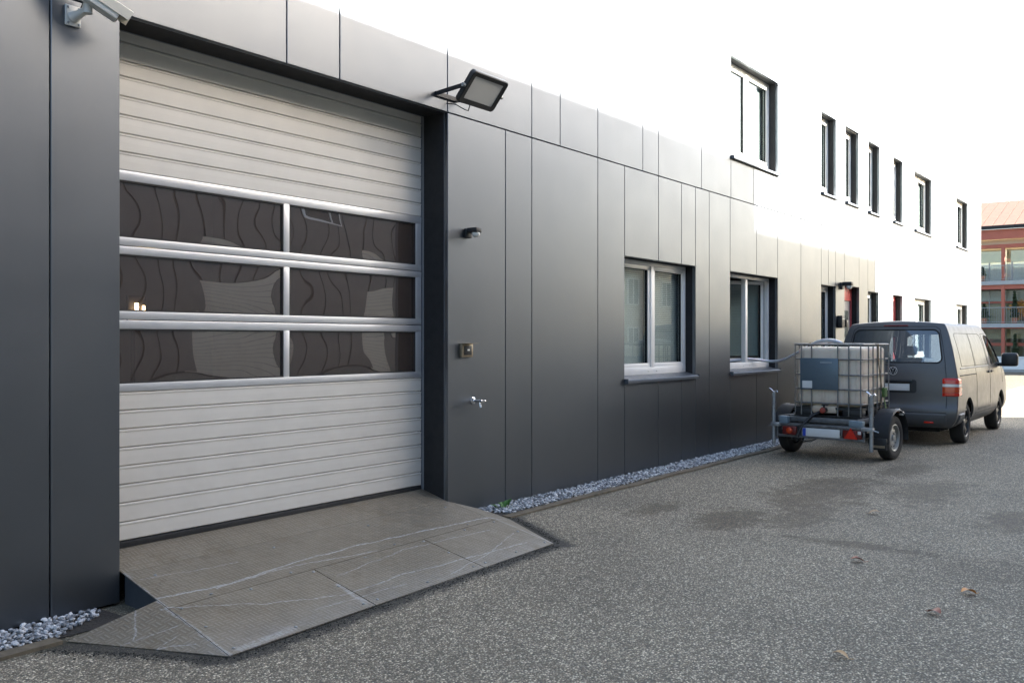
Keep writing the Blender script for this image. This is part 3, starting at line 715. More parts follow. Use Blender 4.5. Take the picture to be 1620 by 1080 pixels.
KS = tag(empty('key_switch', (7.04, 0, 1.595)), 'square brass framed key switch plate with small hood on the panel', 'switch')
M['brass'] = plain('tarnished_brass', (.33, .27, .19), .45, .7, .2, 30)
mb = MB(); mb.rbox(-.085, .085, -.035, -.001, -.066, .066, r=.004); mb.ob('back_box', M['brass'], KS, True)
mb = MB(); mb.rbox(-.055, .06, -.039, -.034, -.045, .045, r=.003); mb.ob('face', M['black'], KS, True)
mb = MB(); mb.rbox(-.01, .025, -.043, -.038, -.004, .012, r=.002); mb.ob('label_plate', M['white_plastic'], KS, True)
mb = MB(); mb.box(-.09, .09, -.10, -.0015, .0665, .0695); mb.ob('hood', M['brass'], KS)

TP = tag(empty('outdoor_tap', (7.16, 0, 1.10)), 'small chrome water tap sticking out of the dark wall', 'tap')
mb = MB(); mb.lathe([(.038, .001), (.036, .010), (.024, .016), (.014, .018)], (0, 0, 0), (0, -1, 0), 20); mb.ob('rosette', M['chrome'], TP, True)
mb = MB(); mb.tube([(0, -.015, 0), (0, -.08, 0), (0, -.12, 0)], [.013, .013, .016], 12); mb.tube([(0, -.085, 0), (0, -.092, -.03), (0, -.1, -.062)], [.010, .010, .012], 10); mb.ob('body', M['chrome'], TP, True)
mb = MB(); mb.tube([(0, -.12, 0), (0, -.135, 0)], .009, 8); mb.rbox(-.028, .028, -.148, -.134, -.009, .009, r=.004); mb.ob('handle', M['chrome'], TP, True)

for x, w_, z0, z1, lab in ((18.66, .085, 1.93, 2.17, 'taller black mailbox on the wall beside the red framed door'), (18.93, .06, 1.95, 2.10, 'smaller black intercom box between mailbox and red framed door')):
    e = tag(empty('mailbox' if w_ > .07 else 'intercom', (x, 0, z0)), lab, 'mailbox' if w_ > .07 else 'intercom')
    mb = MB(); mb.rbox(-w_, w_, -.10, -.001, 0, z1-z0, r=.008); mb.ob('box', M['black'], e, True)
    mb = MB(); mb.box(-w_*.8, w_*.8, -.1025, -.0995, (z1-z0)*.7, (z1-z0)*.78); mb.ob('slot', M['steel'], e)

# lamp on the workshop's rear wall, seen lit through the tinted panes
WL = tag(empty('work_lamp', (4.79, 2.0, 1.90)), 'small lit lamp inside the workshop behind the tinted door panes', 'lamp')
g_ = NG('lit_tube'); M['lit'] = g_.done(g_.n('ShaderNodeEmission', Color=(1, .72, .38), Strength=9.))
mb = MB(); mb.cyl((0, 0, 0), (0, 0, .13), .016); mb.cyl((.075, .01, .02), (.075, .01, .11), .012); mb.ob('tube', M['lit'], WL, True)
mb = MB(); mb.rbox(-.06, .12, .04, .08, -.05, .2, r=.01); mb.cyl((0, .06, -1.55), (0, .06, .0), .02); mb.ob('bracket', M['rubber'], WL, True)

# ------------------------------------------------------------------ wheels
def wheel(parent, loc, side, r, w, rim_r, rim_mat, style):
    wl = empty('wheel', loc, 0, parent)
    ax = (0, side, 0)
    mb = MB(); hw = w/2
    mb.lathe([(rim_r, -hw*.82), (rim_r+.02, -hw*.96), (r*.9, -hw), (r*.97, -hw*.86), (r, -hw*.6), (r, hw*.6), (r*.97, hw*.86), (r*.9, hw), (rim_r+.02, hw*.96), (rim_r, hw*.82)], (0, 0, 0), ax, 40, False)
    for gy in (-.35, 0, .35):
        pass
    mb.ob('tyre', M['tyre'], wl, True)
    mb = MB()
    mb.lathe([(rim_r+.006, hw*.86), (rim_r-.004, hw*.9), (rim_r-.014, hw*.84), (rim_r-.02, hw*.3), (rim_r-.02, -hw*.8)], (0, 0, 0), ax, 40, False)
    if style == 'steel':
        n = 40
        mb.lathe([(rim_r-.02, hw*.25), (rim_r*.80, hw*.42), (rim_r*.55, hw*.62), (rim_r*.38, hw*.60), (rim_r*.36, hw*.45), (.03, hw*.45)], (0, 0, 0), ax, n)
    else:
        mb.lathe([(rim_r*.28, hw*.3), (rim_r*.28, hw*.62), (rim_r*.2, hw*.7), (.01, hw*.72)], (0, 0, 0), ax, 20)
        for k in range(5):
            a = 2*math.pi*k/5+.3
            for da in (-.13, .13):
                d = Vector((math.cos(a+da*.6), 0, math.sin(a+da*.6))); d2 = Vector((math.cos(a+da*1.5), 0, math.sin(a+da*1.5))); yv_ = Vector(ax)
                t = Vector((-d.z, 0, d.x))
                p, q = d*rim_r*.22+yv_*hw*.60, d2*(rim_r-.012)+yv_*hw*.72
                mb.add([p+t*.022, p-t*.022, q-t*.016, q+t*.016, p+t*.022-yv_*.03, p-t*.022-yv_*.03, q-t*.016-yv_*.03, q+t*.016-yv_*.03], [(0, 1, 2, 3), (7, 6, 5, 4), (0, 4, 5, 1), (2, 6, 7, 3), (1, 5, 6, 2), (0, 3, 7, 4)])
    mb.ob('rim', M[rim_mat], wl, True)
    if style == 'steel':
        mb = MB(); mb.lathe([(rim_r*.24, hw*.44), (rim_r*.22, hw*.75), (rim_r*.1, hw*.82), (.004, hw*.83)], (0, 0, 0), ax, 20); mb.ob('hub_cap', M['steel'], wl, True)
        mb = MB()
        for k in range(10):
            a = 2*math.pi*k/10; mb.lathe([(rim_r*.062, hw*.40), (rim_r*.062, hw*.56)], Vector((math.cos(a), 0, math.sin(a)))*rim_r*.68, ax, 10)
        mb.ob('vent_hole', M['black'], wl, True)
        mb = MB()
        for k in range(4):
            a = 2*math.pi*k/4+.4; mb.lathe([(.010, hw*.45), (.010, hw*.62), (.004, hw*.66)], Vector((math.cos(a), 0, math.sin(a)))*rim_r*.42, ax, 6)
        mb.ob('wheel_nut', M['steel'], wl, True)
    else:
        mb = MB(); mb.lathe([(rim_r*.85, -hw*.1), (rim_r*.85, hw*.05)], (0, 0, 0), ax, 24); mb.ob('brake_disc', M['black'], wl, True)
    return wl
def tyre_mat():
    g = NG('tyre_rubber'); c = g.mix(g.noise(14, 4, .6, g.obj), (.016, .016, .016), (.032, .031, .029))
    return g.done(g.bsdf(c, .8, 0, g.bump(g.noise(90, 3, .6, g.obj), .002)))
M['tyre'] = tyre_mat()
M['trailer_steel'] = plain('weathered_trailer_steel', (.17, .175, .18), .55, .6, .25, 14, .0004, 200, local=True, dirt=((.08, .065, .05), .6))
M['lamp_body'] = plain('dark_red_lamp_body', (.13, .012, .01), .3, 0, .1, local=True)
M['rim_silver'] = plain('silver_rim', (.42, .42, .40), .4, .6, .15, 20, local=True, dirt=((.16, .13, .09), .6))
M['rim_dark'] = plain('dark_alloy_rim', (.07, .072, .075), .35, .6, .1, local=True)
M['red_lens'] = plain('red_lamp_lens', (.55, .025, .012), .18, 0, .15, 40, local=True)
M['orange_lens'] = plain('amber_lens', (.55, .17, .02), .2, 0, .1, local=True)
M['redorange_lens'] = plain('red_orange_lens', (.50, .055, .015), .18, 0, .12, 40, local=True)
M['clear_lens'] = plain('clear_lens', (.62, .60, .58), .15, 0, .08, local=True)
M['plate_white'] = plain('number_plate_white', (.66, .67, .66), .4, 0, .05, local=True)
M['blue'] = plain('plate_blue_strip', (.02, .06, .40), .4, 0, .05)

# ------------------------------------------------------------------ trailer
TR = tag(empty('trailer', (13.93, -1.47, 0), -6), 'small galvanised single axle trailer carrying the caged water tank', 'trailer')
def tob(mb, nm, mt, smooth=True, parent=None): return mb.ob(nm, M[mt], parent or TR, smooth)
for sd in (-1, 1): wheel(TR, (0, sd*.74, .312), sd, .312, .17, .185, 'rim_silver', 'steel')
mb = MB()
for sy in (-.5, .5): mb.rbox(-.76, 1.05, sy-.03, sy+.03, .40, .515, r=.006)
for xx in (-.74, -.28, .3, 1.03): mb.rbox(xx-.025, xx+.025, -.469, .469, .415, .50, r=.005)
for sy in (-1, 1): mb.tube([(1.0, sy*.46, .45), (1.85, sy*.04, .45)], .032, 8)
tob(mb, 'chassis_frame', 'trailer_steel')
mb = MB(); mb.rbox(1.75, 2.02, -.045, .045, .42, .49, r=.012); mb.tube([(1.9, 0, .48), (1.98, 0, .55), (1.8, 0, .60)], .014); tob(mb, 'coupling', 'black')
mb = MB(); mb.tube([(1.55, .13, .1), (1.55, .13, .75)], .022); mb.lathe([(.07, -.02), (.08, 0), (.07, .02)], (1.55, .13, .085), (0, 1, 0), 16); tob(mb, 'jockey_wheel', 'black')
mb = MB(); mb.rbox(-.30, .30, -.03, .03, 0, .0601, r=.01); mb.v = [(y, x*2.1, z+.285) for x, y, z in mb.v]; tob(mb, 'axle', 'black')
mb = MB()
for sy in (-.57, .57): mb.rbox(-.74, 1.0, sy-.025, sy+.025, .525, .598, r=.006)
for xx in (-.715, .975): mb.rbox(xx-.025, xx+.025, -.544, .544, .527, .596, r=.006)
for i in range(5): mb.box(-.45+i*.3, -.36+i*.3, -.544, .544, .56, .594)
tob(mb, 'bed_frame', 'trailer_steel')
# mudguards
for sd in (-1, 1):
    mb = MB(); n = 22; prof = []
    for i in range(n+1):
        a = R(-8+i*(196/n)); prof.append((math.cos(a), math.sin(a)))
    y0, y1 = sd*.63, sd*.86
    vs = []
    for c_, s_ in prof:
        k = .385
        z = .312+s_*k*1.06; x = c_*k
        vs += [(x, y0, z), (x, y1, z), (x*.965, y1+sd*.012, .312+s_*k*1.06*.955), (x*.955, y0, .312+s_*k*1.06*.96)]
    fs = []
    for i in range(n):
        a = i*4; b = a+4; fs += [(a+j, b+j, b+(j+1) % 4, a+(j+1) % 4) for j in range(4)]
    fs += [(0, 1, 2, 3), (n*4+3, n*4+2, n*4+1, n*4)]
    mb.add(vs, fs); gd = tob(mb, 'mudguard', 'black')
    mb = MB(); mb.rbox(.10, .17, sd*.80-.03, sd*.80+.03, .665, .705, r=.008); mb.ob('marker_lamp', M['orange_lens'], gd, True)
    mb = MB(); mb.rbox(.03, .085, sd*.83-.03, sd*.83+.03, .680, .722, r=.008); mb.rbox(.185, .235, sd*.83-.03, sd*.83+.03, .62, .672, r=.008); mb.ob('reflector_tape', M['clear_lens'], gd, True)
    mb = MB(); mb.tube([(-.1, sd*.58, .55), (-.1, sd*.66, .60)], .012); mb.tube([(.2, sd*.58, .55), (.2, sd*.66, .60)], .012); mb.ob('stay', M['steel'], gd, True)
mb = MB(); mb.rbox(-.44, -.40, -.86, -.66, .17, .33, r=.006); tob(mb, 'mud_flap', 'black')
mb = MB(); mb.box(-.4435, -.4402, -.84, -.68, .20, .235); tob(mb, 'flap_strip', 'brass', False)
# lamp board
xb = -.84
mb = MB()
for z in (.485, .325): mb.rbox(xb-.018, xb+.018, -.72, .56, z-.016, z+.016, r=.004)
for yy in (-.71, -.40, .18, .55): mb.rbox(xb-.014, xb+.014, yy-.012, yy+.012, .34, .47, r=.003)
for yy in (-.5, .5): mb.rbox(xb+.018, -.755, yy-.025, yy+.025, .46, .50, r=.004)
tob(mb, 'lamp_board', 'trailer_steel')
mb = MB(); mb.rbox(xb-.024, xb-.018, -.38, .16, .34, .455, r=.002); tob(mb, 'number_plate', 'plate_white')
mb = MB(); mb.box(xb-.0268, xb-.0242, .11, .155, .343, .452); tob(mb, 'plate_strip', 'blue', False)
mb = MB(); mb.rbox(xb-.06, xb-.015, .24, .45, .345, .465, r=.015); tl = tob(mb, 'tail_lamp', 'lamp_body')
mb = MB(); mb.lathe([(.045, 0), (.040, .012), (.012, .022)], (xb-.06, .345, .405), (-1, 0, 0), 18); mb.ob('lens', M['redorange_lens'], tl, True)
mb = MB(); mb.rbox(xb-.05, xb-.015, -.69, -.43, .345, .46, r=.012); tl = tob(mb, 'tail_lamp', 'lamp_body')
mb = MB(); mb.prism([(-.64, .345), (-.46, .345), (-.55, .495)], xb-.066, xb-.051, 'x'); mb.ob('triangle_reflector', M['red_lens'], tl)
mb = MB(); mb.rbox(xb-.058, xb-.049, -.69, -.645, .41, .455, r=.004); mb.ob('reversing_lens', M['clear_lens'], tl, True)
M['bluegrey'] = plain('blue_grey_paint', (.17, .23, .27), .55, .1, .15, 20, local=True)
mb = MB(); mb.rbox(xb-.01, xb+.08, -.69, -.50, .502, .585, r=.006); tob(mb, 'bracket_box', 'bluegrey')
mb = MB(); mb.rbox(xb-.01, xb+.08, .40, .52, .502, .60, r=.006); tob(mb, 'bracket_box', 'bluegrey')
for yy, xx in ((-.80, -.82), (.60, -.86)):
    mb = MB(); mb.tube([(xx, yy, .18), (xx, yy, .93)], .026, 12); st = tob(mb, 'prop_stand', 'steel')
    mb = MB(); mb.tube([(xx, yy-.06, .945), (xx, yy-.05, .965), (xx, yy, .94), (xx, yy+.05, .985), (xx, yy+.07, .99)], .010, 8); mb.ob('handle', M['chrome'], st, True)
    mb = MB(); mb.rbox(xx-.04, xx+.04, min(yy, yy*.88)-.03, max(yy, yy*.88)+.03, .455, .505, r=.006); mb.tube([(xx, yy, .48), (xx, yy+(-.10 if yy < 0 else .08), .45)], .009, 8); mb.ob('clamp', M['steel'], st, True)
mb = MB(); mb.tube([(xb, .35, .32), (xb+.02, .2, .27), (xb, .05, .26), (xb+.1, -.05, .33)], .006, 6); tob(mb, 'wiring', 'black')

# ------------------------------------------------------------------ water tank in a cage (on the trailer)
def tank_mat():
    g = NG('dirty_white_polyethylene')
    z = g.sep(g.obj)[2]
    c = g.mix(g.noise(5, 5, .65, g.obj), (.76, .68, .57), (.62, .53, .43))
    st = g.sm(g.noise(4, 5, .7, g.v('MULTIPLY', g.obj, (3, 3, .6))), .48, .72)
    c = g.mix(g.m('MULTIPLY', st, .45), c, (.40, .30, .22))
    low = g.sm(g.m('ADD', z, g.m('MULTIPLY', g.noise(9, 3, .6, g.obj), .12)), .36, .2)
    c = g.mix(g.m('MULTIPLY', low, .5), c, (.42, .31, .20))
    return g.done(g.bsdf(c, .5, 0, g.bump(g.noise(14, 3, .5, g.obj), .004), Subsurface_Weight=.15, Subsurface_Scale=.05))
M['tank'] = tank_mat()
org = Matrix.Rotation(R(-7), 3, 'Z') @ Vector((-.535, -.07, 0))
IB = tag(empty('water_tank', (13.93+org.x-.05, -1.47+org.y-.02, .600), -3), 'square off white plastic water tank in a metal cage on the trailer', 'tank')
LX, HY = 1.12, .49
bm = bmesh.new(); bmesh.ops.create_cube(bm, size=1)
for q in bm.verts: q.co = Vector(((q.co.x+.5)*(LX-.06)+.03, q.co.y*(2*HY-.06), (q.co.z+.5)*.85+.145))
bmesh.ops.bevel(bm, geom=bm.edges[:], offset=.07, segments=5, profile=.5, affect='EDGES')
bmesh.ops.subdivide_edges(bm, edges=bm.edges[:], cuts=3, use_grid_fill=True)
for q in bm.verts:
    f = max(0, min(1, (q.co.z-.2)/.08))*max(0, min(1, (.92-q.co.z)/.08))
    q.co.x += f*.006*math.sin(q.co.y*33)*(1 if q.co.x < .1 or q.co.x > LX-.1 else 0); q.co.y += f*.005*math.sin(q.co.x*30)*(1 if abs(q.co.y) > HY-.1 else 0)
me = bpy.data.meshes.new('bottle'); bm.to_mesh(me); bm.free(); me.materials.append(M['tank']); me.shade_smooth(); link('bottle', me, IB)
mb = MB(); mb.lathe([(.11, .0), (.11, .03), (.09, .045), (.03, .05)], (LX/2, 0, .985), (0, 0, 1), 24); mb.ob('lid', M['black'], IB, True)
M['cage'] = plain('cage_steel', (.22, .22, .215), .5, .6, .25, 18, local=True, dirt=((.13, .09, .06), .6))
ZH = [.195, .395, .60, .82, 1.03]
def loop(z, r):
    c_ = .04; pts = []
    for cx, cy, a0 in ((c_, -HY+c_, 180), (LX-c_, -HY+c_, 270), (LX-c_, HY-c_, 0), (c_, HY-c_, 90)):
        pts += [(cx+c_*math.cos(R(a0+i*22.5)), cy+c_*math.sin(R(a0+i*22.5)), z) for i in range(5)]
    return pts
for z in ZH:
    mb = MB(); mb.tube(loop(z, 0), .011 if z < .99 else .015, 8, True); mb.ob('cage_rail', M['cage'], IB, True)
yfr = [.0, .114, .266, .652, .81, 1.0]
for f in yfr:
    y = HY-2*HY*f; y = max(-HY+.02, min(HY-.02, y))
    mb = MB(); mb.tube([(-.012, y, .02), (-.012, y, 1.03)], .010, 8); mb.ob('cage_bar', M['cage'], IB, True)
    if 0 < f < 1:
        mb = MB(); mb.tube([(LX+.012, y, .02), (LX+.012, y, 1.03)], .010, 8); mb.ob('cage_bar', M['cage'], IB, True)
for f in (.19, .36, .52, .66, .80, .97):
    for s_ in (-1, 1):
        mb = MB(); mb.tube([(LX*f, s_*(HY+.012), .02), (LX*f, s_*(HY+.012), 1.03)], .010, 8); mb.ob('cage_bar', M['cage'], IB, True)
for y in (-.2, .2):
    mb = MB(); mb.tube([(0, y, 1.034), (LX, y, 1.034)], .011, 8); mb.ob('cage_cross_bar', M['cage'], IB, True)
mb = MB(); mb.box(.0, LX, -HY, HY, .105, .14); mb.rbox(0, LX, -HY, HY, .0, .022, r=.004); mb.ob('pallet_deck', M['black'], IB)
for xx in (0, LX/2-.07, LX-.14):
    for yy in (-HY, -.1, HY-.28):
        if xx == 0 and yy == -.1: continue
        mb = MB(); mb.rbox(xx, xx+.14, yy, yy+(.28 if yy != -.1 else .2), .024, .104, r=.01); mb.ob('pallet_foot', M['black'], IB, True)
mb = MB(); mb.rbox(-.005, .30, -.13, .24, .05, .16, r=.03); mb.ob('outlet_sump', M['tank'], IB, True)
vy = .03
mb = MB(); mb.tube([(-.0, vy, .10), (-.07, vy, .10), (-.10, vy, .10)], [.035, .035, .045], 14); mb.tube([(-.06, vy, .10), (-.06, vy, .17)], .014); mb.rbox(-.085, -.035, vy-.06, vy+.03, .165, .185, r=.006); vo = mb.ob('valve', M['black'], IB, True)
mb = MB(); mb.lathe([(.040, 0), (.040, .02), (.028, .026)], (-.10, vy, .10), (-1, 0, 0), 16); mb.ob('valve_cap', plain('red_cap', (.30, .05, .03), .5), vo, True)
mb = MB(); mb.tube([(-.05, vy+.06, .07), (-.16, vy+.14, .02), (-.26, vy+.24, -.12), (-.30, vy+.30, -.27)], .022, 8); mb.ob('drain_hose', M['black'], vo, True)
def plate_mat():
    g = NG('blue_grey_label_plate'); c = g.mix(g.noise(3.5, 4, .6, g.obj), (.085, .125, .165), (.13, .175, .205))
    return g.done(g.bsdf(c, .42, .35, g.bump(g.noise(5, 2, .5, g.obj), .004)))
M['lplate'] = plate_mat()
ya, yb = HY-2*HY*.114, HY-2*HY*.652
mb = MB(); mb.rbox(-.030, -.024, yb-.012, ya+.012, .385, .835, r=.002); lp = mb.ob('label_plate', M['lplate'], IB, True)
mb = MB(); mb.box(-.0325, -.0303, ya-.165, ya-.02, .405, .51); mb.ob('sticker', M['plate_white'], lp)
mb = MB(); mb.box(-.0322, -.0303, ya-.45, ya-.28, .765, .785); mb.ob('sticker', plain('faded_sticker', (.28, .32, .34), .6), lp)

# tie-down strap over the tank
M['strap'] = plain('olive_webbing', (.10, .075, .04), .85, 0, .2, 30, .001, 300, local=True)
M['green'] = plain('green_webbing', (.06, .12, .03), .8, 0, .2, 30, local=True)
ST = tag(empty('tie_down_strap', IB.location, -3), 'brown tie-down strap with ratchet pulled over the caged tank', 'strap')
def ribbon(pts, w, wdir):
    mb = MB(); wd = Vector(wdir)*w/2; n = len(pts); P = [Vector(p) for p in pts]
    for i, p in enumerate(P):
        t = (P[min(i+1, n-1)]-P[max(i-1, 0)]).normalized(); nn = t.cross(Vector(wdir)).normalized()*.0015
        mb.v += [p-wd+nn, p+wd+nn, p+wd-nn, p-wd-nn]
    for i in range(n-1): mb.f += [(i*4+k, i*4+4+k, i*4+4+(k+1) % 4, i*4+(k+1) % 4) for k in range(4)]
    mb.f += [(0, 1, 2, 3), (4*n-1, 4*n-2, 4*n-3, 4*n-4)]; return mb
y_s = -(HY+.028)
ribbon([(.70, HY+.02, .10), (.66, HY+.026, .6), (.60, HY+.03, 1.042), (.58, HY-.02, 1.056), (.56, .2, 1.056), (.55, -.2, 1.056), (.54, -HY+.02, 1.056), (.545, y_s-.01, 1.038), (.58, y_s, .8), (.68, y_s, .5), (.76, y_s, .34)], .05, (1, 0, 0)).ob('webbing', M['strap'], ST)
ribbon([(.76, y_s-.004, .36), (.85, y_s-.01, .16), (.90, y_s-.02, .0)], .05, (1, 0, 0)).ob('tail', M['green'], ST)
ribbon([(.76, y_s-.004, .34), (.66, y_s-.01, .16), (.60, y_s-.02, .02)], .045, (1, 0, 0)).ob('tail', M['strap'], ST)
mb = MB(); mb.rbox(.70, .83, y_s-.05, y_s-.004, .27, .40, r=.012); mb.tube([(.70, y_s-.03, .40), (.83, y_s-.03, .30)], .014); mb.ob('ratchet', M['green'], ST, True)

# filling hose from the window into the tank
HP = [(14.0, .60, 1.28), (14.25, .30, 1.36), (14.55, .16, 1.385), (14.9, -.02, 1.345), (14.82, -.25, 1.36), (14.60, -.50, 1.43), (14.42, -.72, 1.52), (14.30, -.90, 1.60), (14.22, -1.02, 1.645), (14.12, -1.16, 1.675), (14.02, -1.30, 1.685), (13.95, -1.42, 1.67), (13.90, -1.52, 1.63), (13.88, -1.55, 1.57)]
def catmull(P, n=6):
    P = [Vector(p) for p in P]; out = []
    for i in range(len(P)-1):
        a, b, c_, d = P[max(i-1, 0)], P[i], P[i+1], P[min(i+2, len(P)-1)]
        for k in range(n):
            t = k/n; out.append(.5*((2*b)+(c_-a)*t+(2*a-5*b+4*c_-d)*t*t+(3*b-a-3*c_+d)*t**3))
    return out+[P[-1]]
g_ = NG('pale_grey_hose'); hm = g_.done(g_.bsdf(g_.mix(g_.noise(12), (.42, .45, .52), (.55, .57, .62)), .3, 0, None, Subsurface_Weight=.2, Subsurface_Scale=.02))
mb = MB(); pts = catmull(HP); mb.tube(pts, [.021+.012*sst(40, 55, i) for i in range(len(pts))], 12)
tag(mb.ob('filling_hose', hm, None, True), 'pale grey hose running from the open window into the caged tank', 'hose')

# ------------------------------------------------------------------ van
VX, VY = 15.80, -1.74
VN = tag(empty('panel_van', (VX, VY, 0)), 'matt dark grey panel van parked along the building, towing the trailer', 'van')
M['van'] = plain('matt_grey_van_paint', (.085, .085, .087), .42, .35, .05, 3, .0002, 300, Coat_Weight=.25, Coat_Roughness=.3)
M['bumper'] = plain('grey_bumper', (.075, .078, .082), .45, .15, .08, 4)
M['vglass'] = glass('van_tinted_glass', (.42, .47, .50), 1.6, 2.2, 0, 4)
M['seat'] = plain('dark_seat_fabric', (.03, .03, .032), .9)
zr = [(.30, .09, 4.78, .84), (.40, .02, 4.88, .93), (.52, .00, 4.90, .965), (.62, .01, 4.89, .97), (.66, .05, 4.87, .965), (.90, .05, 4.83, .972), (1.12, .07, 4.66, .962), (1.24, .085, 4.34, .935), (1.45, .13, 4.08, .895), (1.68, .19, 3.80, .835), (1.87, .235, 3.56, .775), (1.955, .27, 3.42, .73)]
av = [0, .012, .05, .14, .27, .4, .53, .66, .79, .9, .965, 1]
bv = [-1, -.965, -.82, -.45, 0, .45, .82, .965, 1]
def cage_pt(ia, ib, ic):
    z, xr, xf, hw = zr[ic]; a = av[ia]; b = bv[ib]
    x = xr+(xf-xr)*a; y = hw*b
    bow = .05 if ic > 0 else .03
    if ia <= 2: x += bow*b*b*(1 if ia == 0 else .6)          # bowed tail
    if ia >= 9: x -= (.32 if ia == 11 else .2)*b*b*(.6 if ic < 7 else .55)   # rounded nose and screen
    if ia >= 10: y *= .985
    zz = z
    if ic == len(zr)-1: zz = z+.055*(1-b*b)*(1 if 0 < ia < 11 else .35)
    return (x, y, zz)
na, nb, nc = len(av), len(bv), len(zr); idx = {}; mb = MB()
for ia in range(na):
    for ib in range(nb):
        for ic in range(nc):
            if ia in (0, na-1) or ib in (0, nb-1) or ic in (0, nc-1): idx[ia, ib, ic] = len(mb.v); mb.v.append(cage_pt(ia, ib, ic))
for ia in range(na-1):
    for ib in range(nb-1):
        for ic in (0, nc-1): mb.f.append((idx[ia, ib, ic], idx[ia+1, ib, ic], idx[ia+1, ib+1, ic], idx[ia, ib+1, ic]))
for ia in range(na-1):
    for ic in range(nc-1):
        for ib in (0, nb-1): mb.f.append((idx[ia, ib, ic], idx[ia+1, ib, ic], idx[ia+1, ib, ic+1], idx[ia, ib, ic+1]))
for ib in range(nb-1):
    for ic in range(nc-1):
        for ia in (0, na-1): mb.f.append((idx[ia, ib, ic], idx[ia, ib+1, ic], idx[ia, ib+1, ic+1], idx[ia, ib, ic+1]))
body = mb.ob('body', M['van'], VN, False)
md = body.modifiers.new('s', 'SUBSURF'); md.levels = 3; md.render_levels = 3
bpy.context.view_layer.update(); bake(body)
bvh = BVHTree.FromPolygons([v.co[:] for v in body.data.vertices], [tuple(p.vertices) for p in body.data.polygons])
def hit(p, d, off=0.):
    h = bvh.ray_cast(Vector(p), Vector(d))
    if h[0] is None: h = bvh.find_nearest(Vector(p))
    n = h[1] if h[1].dot(Vector(d)) < 0 else -h[1]
    return h[0]+n*off
rear = lambda y, z, off=0: hit((-1, y, z), (1, 0, 0), off)
side = lambda x, z, s_=-1, off=0: hit((x, s_*2, z), (0, -s_, 0), off)
front = lambda y, z, off=0: hit((6, y, z), (-1, 0, 0), off)
REARW = [(y, z) for y, z in [(-.655+.655+0, 0)]][:0]
def rr(cx, cz, w, h, r, taper=0):
    return [(cx+p*(1-taper*(q/h)), cz+q) for p, q in rrect(w, h, r, 6)]
rearw = rr(0, 1.595, .69, .265, .09, .06)
sidew = [(3.13, 1.27), (3.06, 1.60), (3.04, 1.74), (3.12, 1.775), (3.42, 1.76), (3.62, 1.66), (3.86, 1.46), (4.02, 1.30), (4.0, 1.255), (3.2, 1.25)]
screen = [(y, z) for y, z in [(-.74, 1.28), (-.70, 1.50), (-.62, 1.74), (-.5, 1.79), (.5, 1.79), (.62, 1.74), (.70, 1.50), (.74, 1.28), (.5, 1.25), (-.5, 1.25)]]
so = body.modifiers.new('sol', 'SOLIDIFY'); so.thickness = .035; so.offset = -1
cutters = []
def cutter(mb):
    o = mb.ob('cutter', None, VN); cutters.append(o); m_ = body.modifiers.new('b', 'BOOLEAN'); m_.operation = 'DIFFERENCE'; m_.object = o; m_.solver = 'MANIFOLD'
cutter(MB().prism(rearw, -.3, .8, 'x'))
cutter(MB().prism(sidew, -1.4, 1.4, 'y'))
cutter(MB().prism(screen, 3.2, 5.2, 'x'))
RX, FX = .99, 4.0
for xx in (RX, FX):
    for s_ in (-1, 1):
        mb = MB(); mb.lathe([(.395, 0), (.395, .8)], (xx, s_*.62, .36), (0, s_, 0), 40); cutter(mb)
bpy.context.view_layer.update(); bake(body)
for o in cutters: bpy.data.objects.remove(o)
body.data.materials.clear(); body.data.materials.append(M['van'])
body.data.shade_smooth(); body.data.set_sharp_from_angle(angle=R(32))
def patch(poly, fn, off, name, mt, parent, rings=6, smooth=True, sub=3):
    P = []
    for i in range(len(poly)):
        a, b = poly[i], poly[(i+1) % len(poly)]
        for k in range(sub): P.append((a[0]+(b[0]-a[0])*k/sub, a[1]+(b[1]-a[1])*k/sub))
    cx = sum(p[0] for p in P)/len(P); cz = sum(p[1] for p in P)/len(P); n = len(P)
    mb = MB(); mb.v.append(tuple(fn(cx, cz, off)))
    for r_ in range(1, rings+1):
        t = r_/rings; mb.v += [tuple(fn(cx+(p[0]-cx)*t, cz+(p[1]-cz)*t, off)) for p in P]
    mb.f = [(0, 1+i, 1+(i+1) % n) for i in range(n)]
    for r_ in range(rings-1):
        a = 1+r_*n; b = a+n; mb.f += [(a+i, b+i, b+(i+1) % n, a+(i+1) % n) for i in range(n)]
    return mb.ob(name, M[mt], parent, smooth)
def outline(poly, fn, r, name, mt, parent, sub=4, closed=True, off=0):
    P = []; k_ = len(poly)
    for i in range(k_ if closed else k_-1):
        a, b = poly[i], poly[(i+1) % k_]
        for k in range(sub): P.append(fn(a[0]+(b[0]-a[0])*k/sub, a[1]+(b[1]-a[1])*k/sub, off))
    if not closed: P.append(fn(poly[-1][0], poly[-1][1], off))
    return MB().tube(P, r, 6, closed).ob(name, M[mt], parent, True)
sideR = lambda x, z, off=0: side(x, z, -1, off)
sideL = lambda x, z, off=0: side(x, z, 1, off)
patch(rearw, rear, -.006, 'rear_window', 'vglass', VN)
outline(rearw, rear, .012, 'window_seal', 'rubber', VN, 2)
for fn in (sideR, sideL):
    patch(sidew, fn, -.006, 'side_window', 'vglass', VN); outline(sidew, fn, .010, 'window_seal', 'rubber', VN)
patch(screen, front, -.006, 'windscreen', 'vglass', VN)
